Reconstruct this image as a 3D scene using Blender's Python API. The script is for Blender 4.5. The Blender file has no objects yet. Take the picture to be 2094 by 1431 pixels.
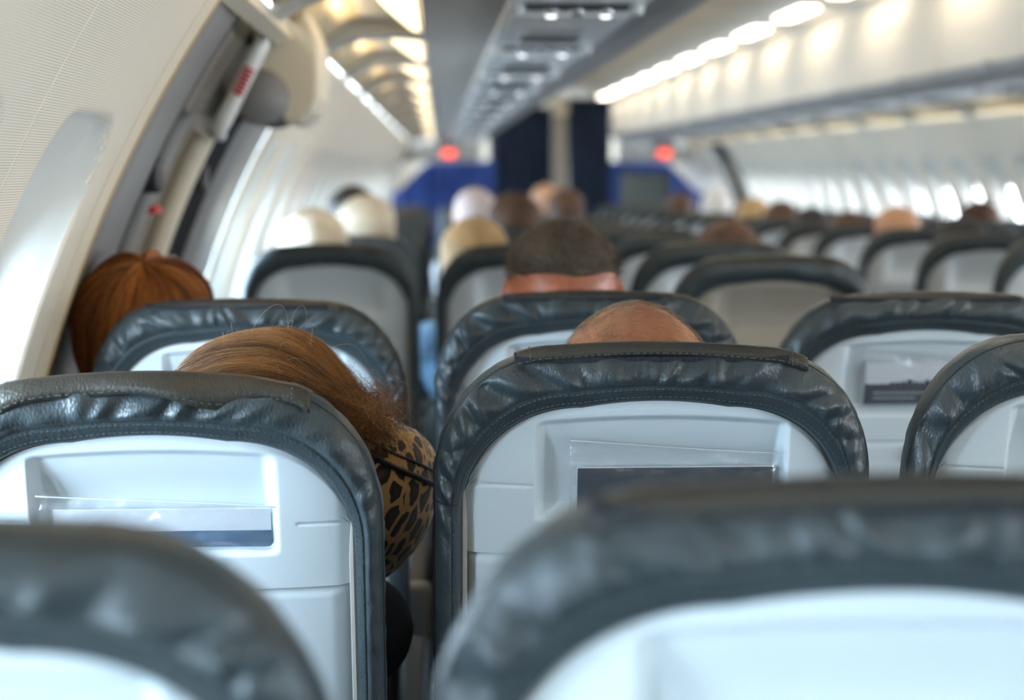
import bpy, bmesh, math, random
from math import sin, cos, pi, sqrt, atan2, radians as RAD
from mathutils import Vector, Matrix, noise as mnoise
import numpy as np
random.seed(4)
S = bpy.context.scene
C = S.collection

# ------------------------------------------------------------------ camera, world, exposure
YAW, PITCH = 0.046718, 0.114207
cam_d = bpy.data.cameras.new('camera'); cam = bpy.data.objects.new('camera', cam_d); C.objects.link(cam)
cam.location = (-1.25, 0, 1.30)
cam.rotation_euler = (pi/2-PITCH, 0, -YAW)
cam_d.sensor_width = 36; cam_d.lens = 3230/2094*36; cam_d.clip_start = .02; cam_d.clip_end = 200
cam_d.dof.use_dof = True; cam_d.dof.focus_distance = 1.70; cam_d.dof.aperture_fstop = 3.0
cam_d.dof.aperture_blades = 0
S.camera = cam
S.view_settings.view_transform = 'Standard'; S.view_settings.look = 'None'; S.view_settings.gamma = 1
S.view_settings.use_curve_mapping = False
S.view_settings.exposure = 0.88
W = bpy.data.worlds.new('world'); S.world = W; W.use_nodes = True
bgn = W.node_tree.nodes['Background']; bgn.inputs[0].default_value = (.72, .86, 1, 1); bgn.inputs[1].default_value = 4.0
S.cycles.use_adaptive_sampling = True; S.cycles.adaptive_threshold = .08
S.cycles.max_bounces = 6; S.cycles.diffuse_bounces = 4; S.cycles.glossy_bounces = 3
S.cycles.transmission_bounces = 4; S.cycles.transparent_max_bounces = 16
S.cycles.sample_clamp_indirect = 6; S.cycles.caustics_reflective = False; S.cycles.caustics_refractive = False

DAY = (.58, .80, 1.0)
WARM = (1.0, .84, .62)
WINDOW_W = 20       # power of the daylight in each window
AISLE_E = 6.0       # emission of the aisle ceiling lamps
COVE_E = 1.6

# ------------------------------------------------------------------ materials
MATS = {}
def principled(name, col, rough=.5, metal=0, **kw):
    if name in MATS: return MATS[name]
    m = bpy.data.materials.new(name); m.use_nodes = True
    b = m.node_tree.nodes['Principled BSDF']
    b.inputs['Base Color'].default_value = (*col, 1); b.inputs['Roughness'].default_value = rough
    b.inputs['Metallic'].default_value = metal
    for k, v in kw.items(): b.inputs[k.replace('_', ' ')].default_value = v
    MATS[name] = m
    return m
def nodes(m): return m.node_tree.nodes, m.node_tree.links
def add_noise(m, scale, c0, c1, detail=4, bump=0, bscale=None, dist=.001):
    n, l = nodes(m); b = n['Principled BSDF']
    tc = n.new('ShaderNodeTexCoord'); nz = n.new('ShaderNodeTexNoise'); nz.inputs['Scale'].default_value = scale
    nz.inputs['Detail'].default_value = detail
    l.new(tc.outputs['Object'], nz.inputs['Vector'])
    r = n.new('ShaderNodeValToRGB'); r.color_ramp.elements[0].position = .3; r.color_ramp.elements[1].position = .7
    r.color_ramp.elements[0].color = (*c0, 1); r.color_ramp.elements[1].color = (*c1, 1)
    l.new(nz.outputs['Fac'], r.inputs['Fac']); l.new(r.outputs['Color'], b.inputs['Base Color'])
    if bump:
        n2 = n.new('ShaderNodeTexNoise'); n2.inputs['Scale'].default_value = bscale or scale*4
        l.new(tc.outputs['Object'], n2.inputs['Vector'])
        bp = n.new('ShaderNodeBump'); bp.inputs['Strength'].default_value = bump; bp.inputs['Distance'].default_value = dist
        l.new(n2.outputs['Fac'], bp.inputs['Height']); l.new(bp.outputs['Normal'], b.inputs['Normal'])
    return m
def emission(name, col, e):
    m = bpy.data.materials.new(name); m.use_nodes = True
    n, l = nodes(m); n.remove(n['Principled BSDF'])
    em = n.new('ShaderNodeEmission'); em.inputs[0].default_value = (*col, 1); em.inputs[1].default_value = e
    l.new(em.outputs[0], n['Material Output'].inputs[0]); MATS[name] = m
    return m
def leather(name, col, col2):
    m = principled(name, col, .40)
    n, l = nodes(m); b = n['Principled BSDF']
    tc = n.new('ShaderNodeTexCoord')
    nz = n.new('ShaderNodeTexNoise'); nz.inputs['Scale'].default_value = 9; nz.inputs['Detail'].default_value = 5
    l.new(tc.outputs['Object'], nz.inputs['Vector'])
    r = n.new('ShaderNodeValToRGB'); r.color_ramp.elements[0].color = (*col, 1); r.color_ramp.elements[1].color = (*col2, 1)
    r.color_ramp.elements[0].position = .35; r.color_ramp.elements[1].position = .65
    l.new(nz.outputs['Fac'], r.inputs['Fac']); l.new(r.outputs['Color'], b.inputs['Base Color'])
    # grain: cells plus fine creases running down the hide
    mp = n.new('ShaderNodeMapping'); mp.inputs['Scale'].default_value = (1, 1, .55)
    l.new(tc.outputs['Object'], mp.inputs['Vector'])
    v = n.new('ShaderNodeTexVoronoi'); v.inputs['Scale'].default_value = 440; v.feature = 'SMOOTH_F1'
    l.new(mp.outputs[0], v.inputs['Vector'])
    n2 = n.new('ShaderNodeTexNoise'); n2.inputs['Scale'].default_value = 140; n2.inputs['Detail'].default_value = 3
    l.new(mp.outputs[0], n2.inputs['Vector'])
    ad = n.new('ShaderNodeMath'); ad.operation = 'ADD'; l.new(v.outputs['Distance'], ad.inputs[0]); l.new(n2.outputs['Fac'], ad.inputs[1])
    bp = n.new('ShaderNodeBump'); bp.inputs['Strength'].default_value = .45; bp.inputs['Distance'].default_value = .0012
    l.new(ad.outputs[0], bp.inputs['Height']); l.new(bp.outputs['Normal'], b.inputs['Normal'])
    return m
M_LEATHER = leather('leather', (.030, .042, .048), (.043, .057, .063))
M_FLAP = leather('flap_leather', (.034, .030, .024), (.046, .041, .032))
M_PIPE = principled('piping', (.008, .009, .010), .5)
M_STITCH = principled('stitch', (.10, .14, .155), .8)
M_SHELL = add_noise(principled('shell', (.66, .73, .77), .42), 3, (.66, .73, .77), (.70, .765, .80), bump=.12, bscale=900, dist=.0004)
M_SHELL_EDGE = principled('shell_edge', (.30, .28, .25), .6)
M_TRAY = add_noise(principled('tray', (.67, .74, .78), .4), 3, (.67, .74, .78), (.70, .77, .81))
M_BLACK = principled('black_plastic', (.015, .016, .018), .45)
M_VELCRO = add_noise(principled('velcro', (.012, .014, .02), .95), 300, (.008, .01, .014), (.03, .034, .045))
M_GREYP = principled('grey_plastic', (.32, .33, .34), .45)
M_STEEL = principled('steel', (.6, .6, .6), .3, 1)
M_WALLBAND = principled('door_lining', (.27, .265, .265), .42)
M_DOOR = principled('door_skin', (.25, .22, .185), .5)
M_GOLD = principled('tan_edge', (.52, .38, .19), .5)
M_WHITE = principled('white_plastic', (.82, .82, .80), .35)
M_CREAM = principled('cream_plastic', (.74, .66, .52), .6)
M_BIN = add_noise(principled('bin', (.74, .67, .57), .75), 2, (.73, .66, .56), (.76, .69, .59))
M_BINUNDER = principled('bin_under', (.52, .50, .47), .4)
M_LIP = principled('bin_lip', (.27, .27, .27), .45)
M_PSU = principled('psu', (.90, .93, .94), .22)
M_COVE = principled('cove', (.88, .70, .42), .3)
M_CEIL = principled('ceiling', (.84, .79, .70), .6)
M_RED = principled('red_print', (.6, .03, .03), .5)
M_FLOOR = add_noise(principled('carpet', (.03, .04, .06), .95), 400, (.02, .025, .04), (.05, .06, .085), bump=.6, bscale=900, dist=.003)
M_NAVY = add_noise(principled('navy_curtain', (.008, .018, .045), .85), 6, (.006, .014, .036), (.012, .026, .06))
M_BLUE = add_noise(principled('blue_curtain', (.02, .06, .26), .8), 5, (.015, .05, .23), (.035, .08, .32))
M_CARDN = principled('navy_card', (.005, .009, .024), .5)
M_CARDW = principled('white_card', (.78, .80, .86), .35)
M_CARDB = principled('blue_card', (.06, .14, .26), .35)
M_CARDG = principled('faint_print', (.3, .36, .42), .4)
E_AISLE = emission('aisle_lamp', (1, .88, .68), AISLE_E)
E_COVE = emission('cove_lamp', (1, .83, .52), COVE_E)
E_READ = emission('reading_lamp', (.9, .96, 1), 1.6)
E_RED = emission('red_sign', (1, .10, .06), 1.6)

def wall_mat(name, dots):
    m = principled(name, (.85, .77, .65), .55)
    n, l = nodes(m); b = n['Principled BSDF']
    uv = n.new('ShaderNodeUVMap'); sx = n.new('ShaderNodeSeparateXYZ'); l.new(uv.outputs[0], sx.inputs[0])
    def mth(op, a, bb=None):
        q = n.new('ShaderNodeMath'); q.operation = op
        for k, w in enumerate((a, bb)):
            if w is None: continue
            if isinstance(w, (int, float)): q.inputs[k].default_value = w
            else: l.new(w, q.inputs[k])
        return q.outputs[0]
    P = 1/.0032
    fx = mth('SUBTRACT', mth('FRACT', mth('MULTIPLY', sx.outputs[0], P)), .5)
    fy = mth('SUBTRACT', mth('FRACT', mth('MULTIPLY', sx.outputs[1], P)), .5)
    d = mth('SQRT', mth('ADD', mth('MULTIPLY', fx, fx), mth('MULTIPLY', fy, fy)))
    hole = mth('LESS_THAN', d, .22)
    mx = n.new('ShaderNodeMix'); mx.data_type = 'RGBA'
    mx.inputs[6].default_value = (.85, .775, .65, 1); mx.inputs[7].default_value = (.30, .26, .22, 1)
    l.new(hole, mx.inputs[0]); l.new(mx.outputs[2], b.inputs['Base Color'])
    return m
M_WALL = wall_mat('wall_perforated', True)
M_REVEAL = principled('window_reveal', (.66, .66, .62), .45)

def clear_mat(name, tr, white, rough=.08):
    m = bpy.data.materials.new(name); m.use_nodes = True; n, l = nodes(m)
    n.remove(n['Principled BSDF']); out = n['Material Output']
    t = n.new('ShaderNodeBsdfTransparent'); g = n.new('ShaderNodeBsdfGlossy'); g.inputs['Roughness'].default_value = rough
    d = n.new('ShaderNodeBsdfDiffuse'); d.inputs[0].default_value = (.8, .86, .9, 1)
    lw = n.new('ShaderNodeLayerWeight'); lw.inputs[0].default_value = .5
    pw = n.new('ShaderNodeMath'); pw.operation = 'POWER'; pw.inputs[1].default_value = 4; l.new(lw.outputs['Facing'], pw.inputs[0])
    fr = n.new('ShaderNodeMath'); fr.operation = 'MULTIPLY_ADD'; fr.inputs[1].default_value = .6; fr.inputs[2].default_value = .05; l.new(pw.outputs[0], fr.inputs[0])
    m1 = n.new('ShaderNodeMixShader'); m1.inputs[0].default_value = white; l.new(t.outputs[0], m1.inputs[1]); l.new(d.outputs[0], m1.inputs[2])
    m2 = n.new('ShaderNodeMixShader'); l.new(fr.outputs[0], m2.inputs[0]); l.new(m1.outputs[0], m2.inputs[1]); l.new(g.outputs[0], m2.inputs[2])
    if white > .02:
        tc = n.new('ShaderNodeTexCoord'); nz = n.new('ShaderNodeTexNoise'); nz.inputs['Scale'].default_value = 45; nz.inputs['Detail'].default_value = 4
        mp = n.new('ShaderNodeMapping'); mp.inputs['Scale'].default_value = (.35, 1, 2.2); l.new(tc.outputs['Object'], mp.inputs[0]); l.new(mp.outputs[0], nz.inputs[0])
        bp = n.new('ShaderNodeBump'); bp.inputs['Strength'].default_value = .5; bp.inputs['Distance'].default_value = .004
        l.new(nz.outputs['Fac'], bp.inputs['Height']); l.new(bp.outputs[0], g.inputs['Normal'])
    l.new(m2.outputs[0], out.inputs[0]); MATS[name] = m
    return m
M_GLASS = clear_mat('window_glass', 1, .0)
M_POUCH = clear_mat('clear_pouch', .8, .05, .12)

def leopard():
    m = principled('leopard', (.5, .3, .1), .85, Sheen_Weight=.3)
    n, l = nodes(m); b = n['Principled BSDF']
    tc = n.new('ShaderNodeTexCoord'); mp = n.new('ShaderNodeMapping'); mp.inputs['Scale'].default_value = (1.0, 1.0, .62)
    mp.inputs['Rotation'].default_value = (.1, .45, .2)
    nz = n.new('ShaderNodeTexNoise'); nz.inputs['Scale'].default_value = 42
    l.new(tc.outputs['Object'], mp.inputs[0]); l.new(mp.outputs[0], nz.inputs[0])
    ad = n.new('ShaderNodeVectorMath'); ad.operation = 'MULTIPLY_ADD'; ad.inputs[1].default_value = (.015, .015, .015)
    l.new(nz.outputs['Color'], ad.inputs[0]); l.new(mp.outputs[0], ad.inputs[2])
    v = n.new('ShaderNodeTexVoronoi'); v.feature = 'DISTANCE_TO_EDGE'; v.inputs['Scale'].default_value = 48; v.inputs['Randomness'].default_value = .85
    l.new(ad.outputs[0], v.inputs['Vector'])
    r = n.new('ShaderNodeValToRGB'); e = r.color_ramp.elements
    e[0].position = .10; e[0].color = (.60, .33, .11, 1); e[1].position = .13; e[1].color = (.010, .008, .008, 1)
    k = e.new(.30); k.color = (.012, .01, .01, 1); k = e.new(.42); k.color = (.07, .035, .014, 1)
    l.new(v.outputs['Distance'], r.inputs[0]); l.new(r.outputs[0], b.inputs['Base Color'])
    return m
M_LEO = leopard()

def skin_mat(name, col):
    m = principled(name, col, .42, Subsurface_Weight=.15)
    m.node_tree.nodes['Principled BSDF'].inputs['Subsurface Radius'].default_value = (.012, .004, .002)
    c = Vector(col)
    add_noise(m, 60, tuple(c*.9), tuple(c*1.08), bump=.15, bscale=300, dist=.0006)
    return m
M_SKIN = skin_mat('skin', (.55, .25, .15))
M_SKIN_RED = skin_mat('skin_flushed', (.52, .16, .08))
def hair_mat(name, c0, c1, rough=.45):
    m = principled(name, c0, rough)
    n, l = nodes(m); b = n['Principled BSDF']
    hi = n.new('ShaderNodeHairInfo'); r = n.new('ShaderNodeValToRGB')
    r.color_ramp.elements[0].color = (*c0, 1); r.color_ramp.elements[1].color = (*c1, 1)
    l.new(hi.outputs['Random'], r.inputs[0]); l.new(r.outputs[0], b.inputs['Base Color'])
    return m
def cap_mat(name, c0, c1):
    m = principled(name, c0, .6)
    n, l = nodes(m); b = n['Principled BSDF']
    add_noise(m, 30, c0, c1, bump=.8, bscale=160, dist=.004)
    return m

# ------------------------------------------------------------------ object helpers
def link(o, parent=None):
    C.objects.link(o)
    if parent is not None: o.parent = parent
    return o
def mesh_obj(name, vf, mat, parent=None, smooth=True, loc=None, rot=None):
    if isinstance(vf, bpy.types.Mesh): me = vf
    else:
        me = bpy.data.meshes.new(name); me.from_pydata([tuple(v) for v in vf[0]], [], vf[1])
        if smooth: me.polygons.foreach_set('use_smooth', [True]*len(me.polygons))
        me.update()
    if mat is not None and not me.materials: me.materials.append(mat)
    o = bpy.data.objects.new(name, me)
    if loc is not None: o.location = loc
    if rot is not None: o.rotation_euler = rot
    return link(o, parent)
def empty(name, loc=(0, 0, 0), rz=0):
    o = bpy.data.objects.new(name, None); o.location = loc; o.rotation_euler.z = rz; o.empty_display_size = .1
    return link(o)
def tag(o, label, cat, group=None):
    o['label'] = label; o['category'] = cat
    if group: o['group'] = group
    return o
def struct(o, label=None):
    o['kind'] = 'structure'
    if label: o['label'] = label
    return o
def copy_tree(o, parent=None):
    c = o.copy(); C.objects.link(c)
    if parent is not None: c.parent = parent
    for ch in list(o.children): copy_tree(ch, c)
    return c
class MB:
    def __init__(s): s.v = []; s.f = []
    def add(s, vf, M=None):
        k = len(s.v)
        for p in vf[0]:
            p = Vector(p)
            s.v.append(M @ p if M is not None else p)
        s.f += [tuple(i+k for i in f) for f in vf[1]]
        return s
    def vf(s): return (s.v, s.f)
def box(x0, x1, y0, y1, z0, z1, bev=0, seg=2):
    bm = bmesh.new(); bmesh.ops.create_cube(bm, size=1)
    for v in bm.verts: v.co = Vector((x0+(v.co.x+.5)*(x1-x0), y0+(v.co.y+.5)*(y1-y0), z0+(v.co.z+.5)*(z1-z0)))
    if bev: bmesh.ops.bevel(bm, geom=bm.edges[:], offset=bev, segments=seg, affect='EDGES', profile=.5)
    r = bm_vf(bm); return r
def bm_vf(bm):
    bm.verts.ensure_lookup_table(); bm.verts.index_update()
    r = ([v.co.copy() for v in bm.verts], [tuple(v.index for v in f.verts) for f in bm.faces]); bm.free(); return r
def tube(pts, r, n=8, cap=True):
    """round bar through pts; r may be a list"""
    V = []; F = []; pts = [Vector(p) for p in pts]; m = len(pts)
    rr = r if hasattr(r, '__len__') else [r]*m
    up = None
    for i, p in enumerate(pts):
        t = (pts[min(i+1, m-1)]-pts[max(i-1, 0)]).normalized()
        if up is None: up = Vector((0, 0, 1)) if abs(t.z) < .9 else Vector((1, 0, 0))
        a = (up - t*up.dot(t)).normalized(); up = a; b = t.cross(a)
        for k in range(n):
            q = 2*pi*k/n; V.append(p + (a*cos(q)+b*sin(q))*rr[i])
    for i in range(m-1):
        for k in range(n):
            F.append((i*n+k, i*n+(k+1) % n, (i+1)*n+(k+1) % n, (i+1)*n+k))
    if cap: F.append(tuple(range(n-1, -1, -1))); F.append(tuple((m-1)*n+k for k in range(n)))
    return V, F
def prism(poly, y0, y1):
    """closed x,z polygon run along y"""
    n = len(poly)
    V = [(x, y0, z) for x, z in poly]+[(x, y1, z) for x, z in poly]
    F = [(i, (i+1) % n, n+(i+1) % n, n+i) for i in range(n)]
    F += [tuple(range(n-1, -1, -1)), tuple(range(n, 2*n))]
    return V, F
def grid(nu, nv, fn, flip=False):
    V = [fn(i/(nu-1), j/(nv-1)) for i in range(nu) for j in range(nv)]
    F = []
    for i in range(nu-1):
        for j in range(nv-1):
            a, b, c, d = i*nv+j, (i+1)*nv+j, (i+1)*nv+j+1, i*nv+j+1
            F.append((a, d, c, b) if flip else (a, b, c, d))
    return V, F
def smooth01(x, a, b):
    if a == b: return float(x > a)
    t = min(1, max(0, (x-a)/(b-a))); return t*t*(3-2*t)
def bevel_mod(o, w, seg=2):
    m = o.modifiers.new('bevel', 'BEVEL'); m.width = w; m.segments = seg; m.limit_method = 'ANGLE'
    return o
ORD = ['first', 'second', 'third', 'fourth', 'fifth', 'sixth', 'seventh', 'eighth', 'ninth', 'tenth', 'eleventh', 'twelfth', 'thirteenth',
       'fourteenth', 'fifteenth', 'sixteenth', 'seventeenth', 'eighteenth', 'nineteenth', 'twentieth']+['later']*40

# ------------------------------------------------------------------ cabin shell
def sag(y):
    # the cabin floor runs slightly downhill toward the front
    return float(np.interp(y, [4.4, 5, 7.3, 10, 14, 17, 20.3], [0, -.012, -.050, -.094, -.155, -.198, -.245]))
R0, ZC = 1.905, .45
Z_TOP = 1.57
TH1 = math.asin((Z_TOP-ZC)/R0); TH0 = math.asin((0-ZC)/R0)
Y_BACK, Y_END = -2.57, 18.35
PW = .53
def wpt(side, y, th, r): return Vector((side*r*cos(th), y, ZC+r*sin(th)))
def panel_mesh():
    """one window-wide sidewall panel in local y 0..PW, left side, with the scooped window recess"""
    z0, z1 = .76, 1.37; wz0, wz1 = .86, 1.20
    ny, nt = 110, 200
    ths = [TH0+(TH1-TH0)*j/(nt-1) for j in range(nt)]
    V = []; idx = {}; uvs = []
    def depth(y, z):
        # rounded-rectangle cone from outer outline to pane outline
        cy = PW/2; zc = (z0+z1)/2
        hw = .168 ; u = abs(y-cy)
        hz = (z1-z0)/2; e = ((u/hw)**6+(abs(z-zc)/hz)**6)**(1/6)
        a = 1-smooth01(u, .118, hw-.004)
        if z > wz1: b = (1-smooth01(z, wz1-.02, z1+.02))
        elif z < wz0: b = smooth01(z, z0-.02, wz0)
        else: b = 1
        st = 1-smooth01(e, .95, .995)
        return (.056*a*b+.012)*st
    hole = lambda y, z: (abs((y-PW/2)/.112))**4+(abs((z-1.03)/.158))**4 < 1
    for i in range(ny):
        y = PW*i/(ny-1)
        for j, th in enumerate(ths):
            r = R0+depth(y, ZC+R0*sin(th))
            ed = min(y, PW-y)
            r += .004*(1-smooth01(ed, 0, .006))
            V.append(wpt(-1, y, th, r)); uvs.append((y, th*R0))
    F = []; mi = []
    for i in range(ny-1):
        for j in range(nt-1):
            y = PW*(i+.5)/(ny-1); z = ZC+R0*sin((ths[j]+ths[j+1])/2)
            if hole(y, z): continue
            F.append((i*nt+j, i*nt+j+1, (i+1)*nt+j+1, (i+1)*nt+j))
            mi.append(1 if depth(y, z) > .004 else 0)
    me = bpy.data.meshes.new('wall_panel'); me.from_pydata(V, [], F)
    me.materials.append(M_WALL); me.materials.append(M_REVEAL)
    me.polygons.foreach_set('material_index', mi); me.polygons.foreach_set('use_smooth', [True]*len(F))
    uvl = me.uv_layers.new(name='UVMap')
    for lp in me.loops: uvl.data[lp.index].uv = uvs[lp.vertex_index]
    me.update(); return me
PANEL = panel_mesh()
def ring_mesh():
    V = []; F = []; n = 48
    for k in range(n):
        q = 2*pi*k/n; c, s = cos(q), sin(q)
        sc = (abs(c)**4+abs(s)**4)**-.25
        for rad, dr in ((1.0, .062), (1.0, .055), (1.09, .053), (1.14, .062), (1.14, .085), (1.0, .085)):
            y = PW/2+.106*rad*c*sc; z = 1.03+.152*rad*s*sc
            th = math.asin((z-ZC)/R0); V.append(wpt(-1, y, th, R0+dr+.012))
    for k in range(n):
        for j in range(6):
            a = k*6+j; b = k*6+(j+1) % 6; c2 = ((k+1) % n)*6+(j+1) % 6; d = ((k+1) % n)*6+j
            F.append((a, b, c2, d))
    return V, F
RING = mesh_obj('tmp', ring_mesh(), M_WHITE).data
def pane_mesh():
    n = 40; V = []
    for dr in (.083, .087):
        for k in range(n):
            q = 2*pi*k/n; c, s = cos(q), sin(q); sc = (abs(c)**4+abs(s)**4)**-.25
            y = PW/2+.110*c*sc; z = 1.03+.156*s*sc
            th = math.asin((z-ZC)/R0); V.append(wpt(-1, y, th, R0+dr))
    return V, [tuple(range(n)), tuple(range(2*n-1, n-1, -1))]+[(k, k+n, (k+1) % n+n, (k+1) % n) for k in range(n)]
PANE = mesh_obj('tmp', pane_mesh(), M_GLASS, smooth=False).data
for o in [o for o in C.objects if o.name.startswith('tmp')]: bpy.data.objects.remove(o)
LD = bpy.data.lights.new('window_daylight', 'AREA'); LD.shape = 'RECTANGLE'; LD.size = .45; LD.size_y = .55; LD.energy = WINDOW_W; LD.color = DAY
LDR = LD.copy(); LDR.energy = WINDOW_W*.95; LDR.color = (.86, .92, 1)
LDB = LD.copy(); LDB.energy = WINDOW_W*2.6
winno = [0]
def wall_unit(side, y0):
    rz = 0 if side < 0 else pi
    yy = y0 if side < 0 else y0+PW
    o = mesh_obj('wall_left' if side < 0 else 'wall_right', PANEL, None, loc=(0, yy, 0), rot=(0, 0, rz)); struct(o)
    winno[0] += 1
    w = mesh_obj('window_%d' % winno[0], RING, None, loc=(0, yy, 0), rot=(0, 0, rz)); struct(w)
    p = mesh_obj('pane', PANE, None, w)
    if y0 > 17: return
    th = math.asin((1.03-ZC)/R0)
    L = bpy.data.objects.new('window_daylight', LDB if y0 < -.6 else LD if side < 0 else LDR); link(L)
    pos = wpt(side, y0+PW/2, th, R0+.32); L.location = pos
    d = (Vector((0, pos.y, pos.z-.62))-pos)
    L.rotation_euler = d.to_track_quat('-Z', 'Y').to_euler()
DOOR_L = (2.30, 3.90)
y = 1.72+PW-.0
ys = []
y = 1.72
while y > Y_BACK: ys.append(y); y -= PW
Y_BACK = ys[-1]
for y in ys: wall_unit(-1, y)
y = 3.90; LEFT_FAR = 0
while y+PW <= Y_END+.4: wall_unit(-1, y); y += PW
RD = (15.3, 16.5)
y = Y_BACK
while y+PW <= RD[0]+.3: wall_unit(1, y); RDS = y+PW; y += PW
RD = (RDS, RDS+1.1)
y = RD[1]
while y+PW <= Y_END+.5: wall_unit(1, y); y += PW

def arc_strip(side, y0, y1, ra, rb, th0=TH0, th1=TH1, n=70, ny=2, thick=.01):
    """curved lining between y0 and y1, radius going ra -> rb, given real thickness"""
    V = []; F = []
    for k in range(n):
        th = th0+(th1-th0)*k/(n-1)
        V += [wpt(side, y0, th, ra), wpt(side, y1, th, rb), wpt(side, y1, th, rb+thick), wpt(side, y0, th, ra+thick)]
    for k in range(n-1):
        for j in range(4):
            a = k*4+j; b = k*4+(j+1) % 4
            F.append((a, b, b+4, a+4))
    F += [(0, 1, 2, 3), tuple((n-1)*4+j for j in (3, 2, 1, 0))]
    return V, F
# plain wall end strip before the door with its tan edge
o = mesh_obj('wall_left', arc_strip(-1, 2.25, DOOR_L[0], R0, R0-.004, thick=.03), M_CREAM, smooth=False); struct(o)
o = mesh_obj('trim_1', arc_strip(-1, DOOR_L[0], DOOR_L[0]+.008, R0-.006, R0-.006, thick=.06), M_GOLD, smooth=False); struct(o)
def door(side, y0, y1, no):
    w = y1-y0
    d = mesh_obj('door_%d' % no, arc_strip(side, y0+.008, y0+w*.28, R0+.018, R0+.03, thick=.03), M_WALLBAND); struct(d)
    mesh_obj('frame', arc_strip(side, y1-w*.22, y1, R0+.03, R0+.005, thick=.03), M_WALLBAND, d)
    mesh_obj('door_panel', arc_strip(side, y0+w*.30, y1-w*.24, R0+.075, R0+.075, thick=.03), M_DOOR, d)
    mesh_obj('seal', arc_strip(side, y0+w*.28, y0+w*.30, R0+.028, R0+.07, thick=.02), M_BLACK, d)
    mesh_obj('seal', arc_strip(side, y1-w*.24, y1-w*.22, R0+.07, R0+.028, thick=.02), M_BLACK, d)
    # rails running down the inside of the door and small latches
    t1 = math.asin((1.38-ZC)/R0)
    mesh_obj('rail', arc_strip(side, y0+w*.40, y0+w*.43, R0+.045, R0+.045, TH0+.2, t1, 40, thick=.03), M_WALLBAND, d)
    mesh_obj('rail', arc_strip(side, y0+w*.62, y0+w*.66, R0+.035, R0+.035, TH0+.2, t1-.02, 40, thick=.04), M_CREAM, d)
    th = math.asin((1.27-ZC)/R0); p = wpt(side, y0+w*.36, th, R0+.05)
    mesh_obj('latch', box(p.x-.02, p.x+.02, p.y-.03, p.y+.03, p.z-.035, p.z+.03, .008), M_BLACK, d)
    th = math.asin((1.26-ZC)/R0); p = wpt(side, y0+w*.72, th, R0+.045)
    mesh_obj('latch', box(p.x-.02, p.x+.02, p.y-.03, p.y+.03, p.z-.03, p.z+.03, .008), M_BLACK, d)
    th = math.asin((1.20-ZC)/R0); p = wpt(side, y0+w*.5, th, R0+.055)
    mesh_obj('placard', box(p.x-.012, p.x+.012, p.y-.03, p.y+.03, p.z-.008, p.z+.008, .003), M_RED, d)
    th = math.asin((1.10-ZC)/R0); p = wpt(side, y0+w*.5, th, R0+.02)
    mesh_obj('control_handle', tube([p+Vector((0, -.12, 0)), p+Vector((-side*.03, -.06, .01)), p+Vector((-side*.03, .06, .01)), p+Vector((0, .12, 0))], .014, 10), M_GREYP, d)
    return d
D1 = door(-1, *DOOR_L, 1)
D2 = door(1, *RD, 2)
# assist handle with its red printed plate, on the left door
a = Vector((-1.680, 3.16, 1.375)); b = Vector((-1.592, 3.16, 1.545))
h = tag(mesh_obj('assist_handle', tube([a+Vector((.0, .03, -.01)), a, a.lerp(b, .12), a.lerp(b, .5), a.lerp(b, .88), b, b+Vector((-.0, .03, .01))], [.012, .0155, .0175, .0165, .0165, .0155, .012], 14), M_WHITE),
        'white grab handle with a red print, above the exit door on the left', 'handle')
dirv = (b-a).normalized(); mb = MB()
for i in range(7):
    p = a+(b-a)*(.42+.045*i)
    mb.add(box(-.0105, .0105, -.004, .001, -.0028, .0028), Matrix.Translation(p+Vector((.004, -.0165, 0))) @ Matrix.Rotation(-atan2(dirv.x, dirv.z)*-1, 4, 'Y'))
mesh_obj('red_print', mb.vf(), M_RED, h, smooth=False)
# rounded housing hanging over the door
def housing():
    prof = [(-1.63, 1.62), (-1.515, 1.62), (-1.492, 1.56), (-1.49, 1.49), (-1.492, 1.445), (-1.505, 1.415), (-1.53, 1.395), (-1.56, 1.39), (-1.59, 1.40), (-1.615, 1.425), (-1.66, 1.43), (-1.69, 1.46), (-1.70, 1.50)]
    t = empty('door_housing', (-1.58, 3.42, 1.39))
    tag(t, 'cream rounded housing hanging at the top of the left exit door', 'housing')
    o = mesh_obj('cover', prism([(x+1.58, z-1.39) for x, z in prof[:8]]+[(-1.60+1.58, 1.43-1.39), (-1.62+1.58, 1.50-1.39)], -.13, .16), M_CREAM, t, smooth=False); bevel_mod(o, .012, 3)
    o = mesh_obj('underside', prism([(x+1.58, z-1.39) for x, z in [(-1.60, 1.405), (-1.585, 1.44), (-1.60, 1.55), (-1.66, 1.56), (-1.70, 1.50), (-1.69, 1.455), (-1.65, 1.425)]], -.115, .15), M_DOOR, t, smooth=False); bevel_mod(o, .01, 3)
    for s in (0, 1):
        mesh_obj('end_cap', tube([(-.03, -.14+s*.30, .055), (-.03, -.13+s*.30, .055)], [.052, .058] if s == 0 else [.058, .052], 20), M_WALLBAND, t)
housing()
# junction trims between wall and bins
for sd, n in ((-1, 2), (1, 3)):
    o = mesh_obj('trim_%d' % n, prism([(sd*1.545, 1.562), (sd*1.575, 1.55), (sd*1.60, 1.575), (sd*1.56, 1.60)][::sd], Y_BACK, Y_END+.3), M_CREAM, smooth=False); struct(o)
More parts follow.
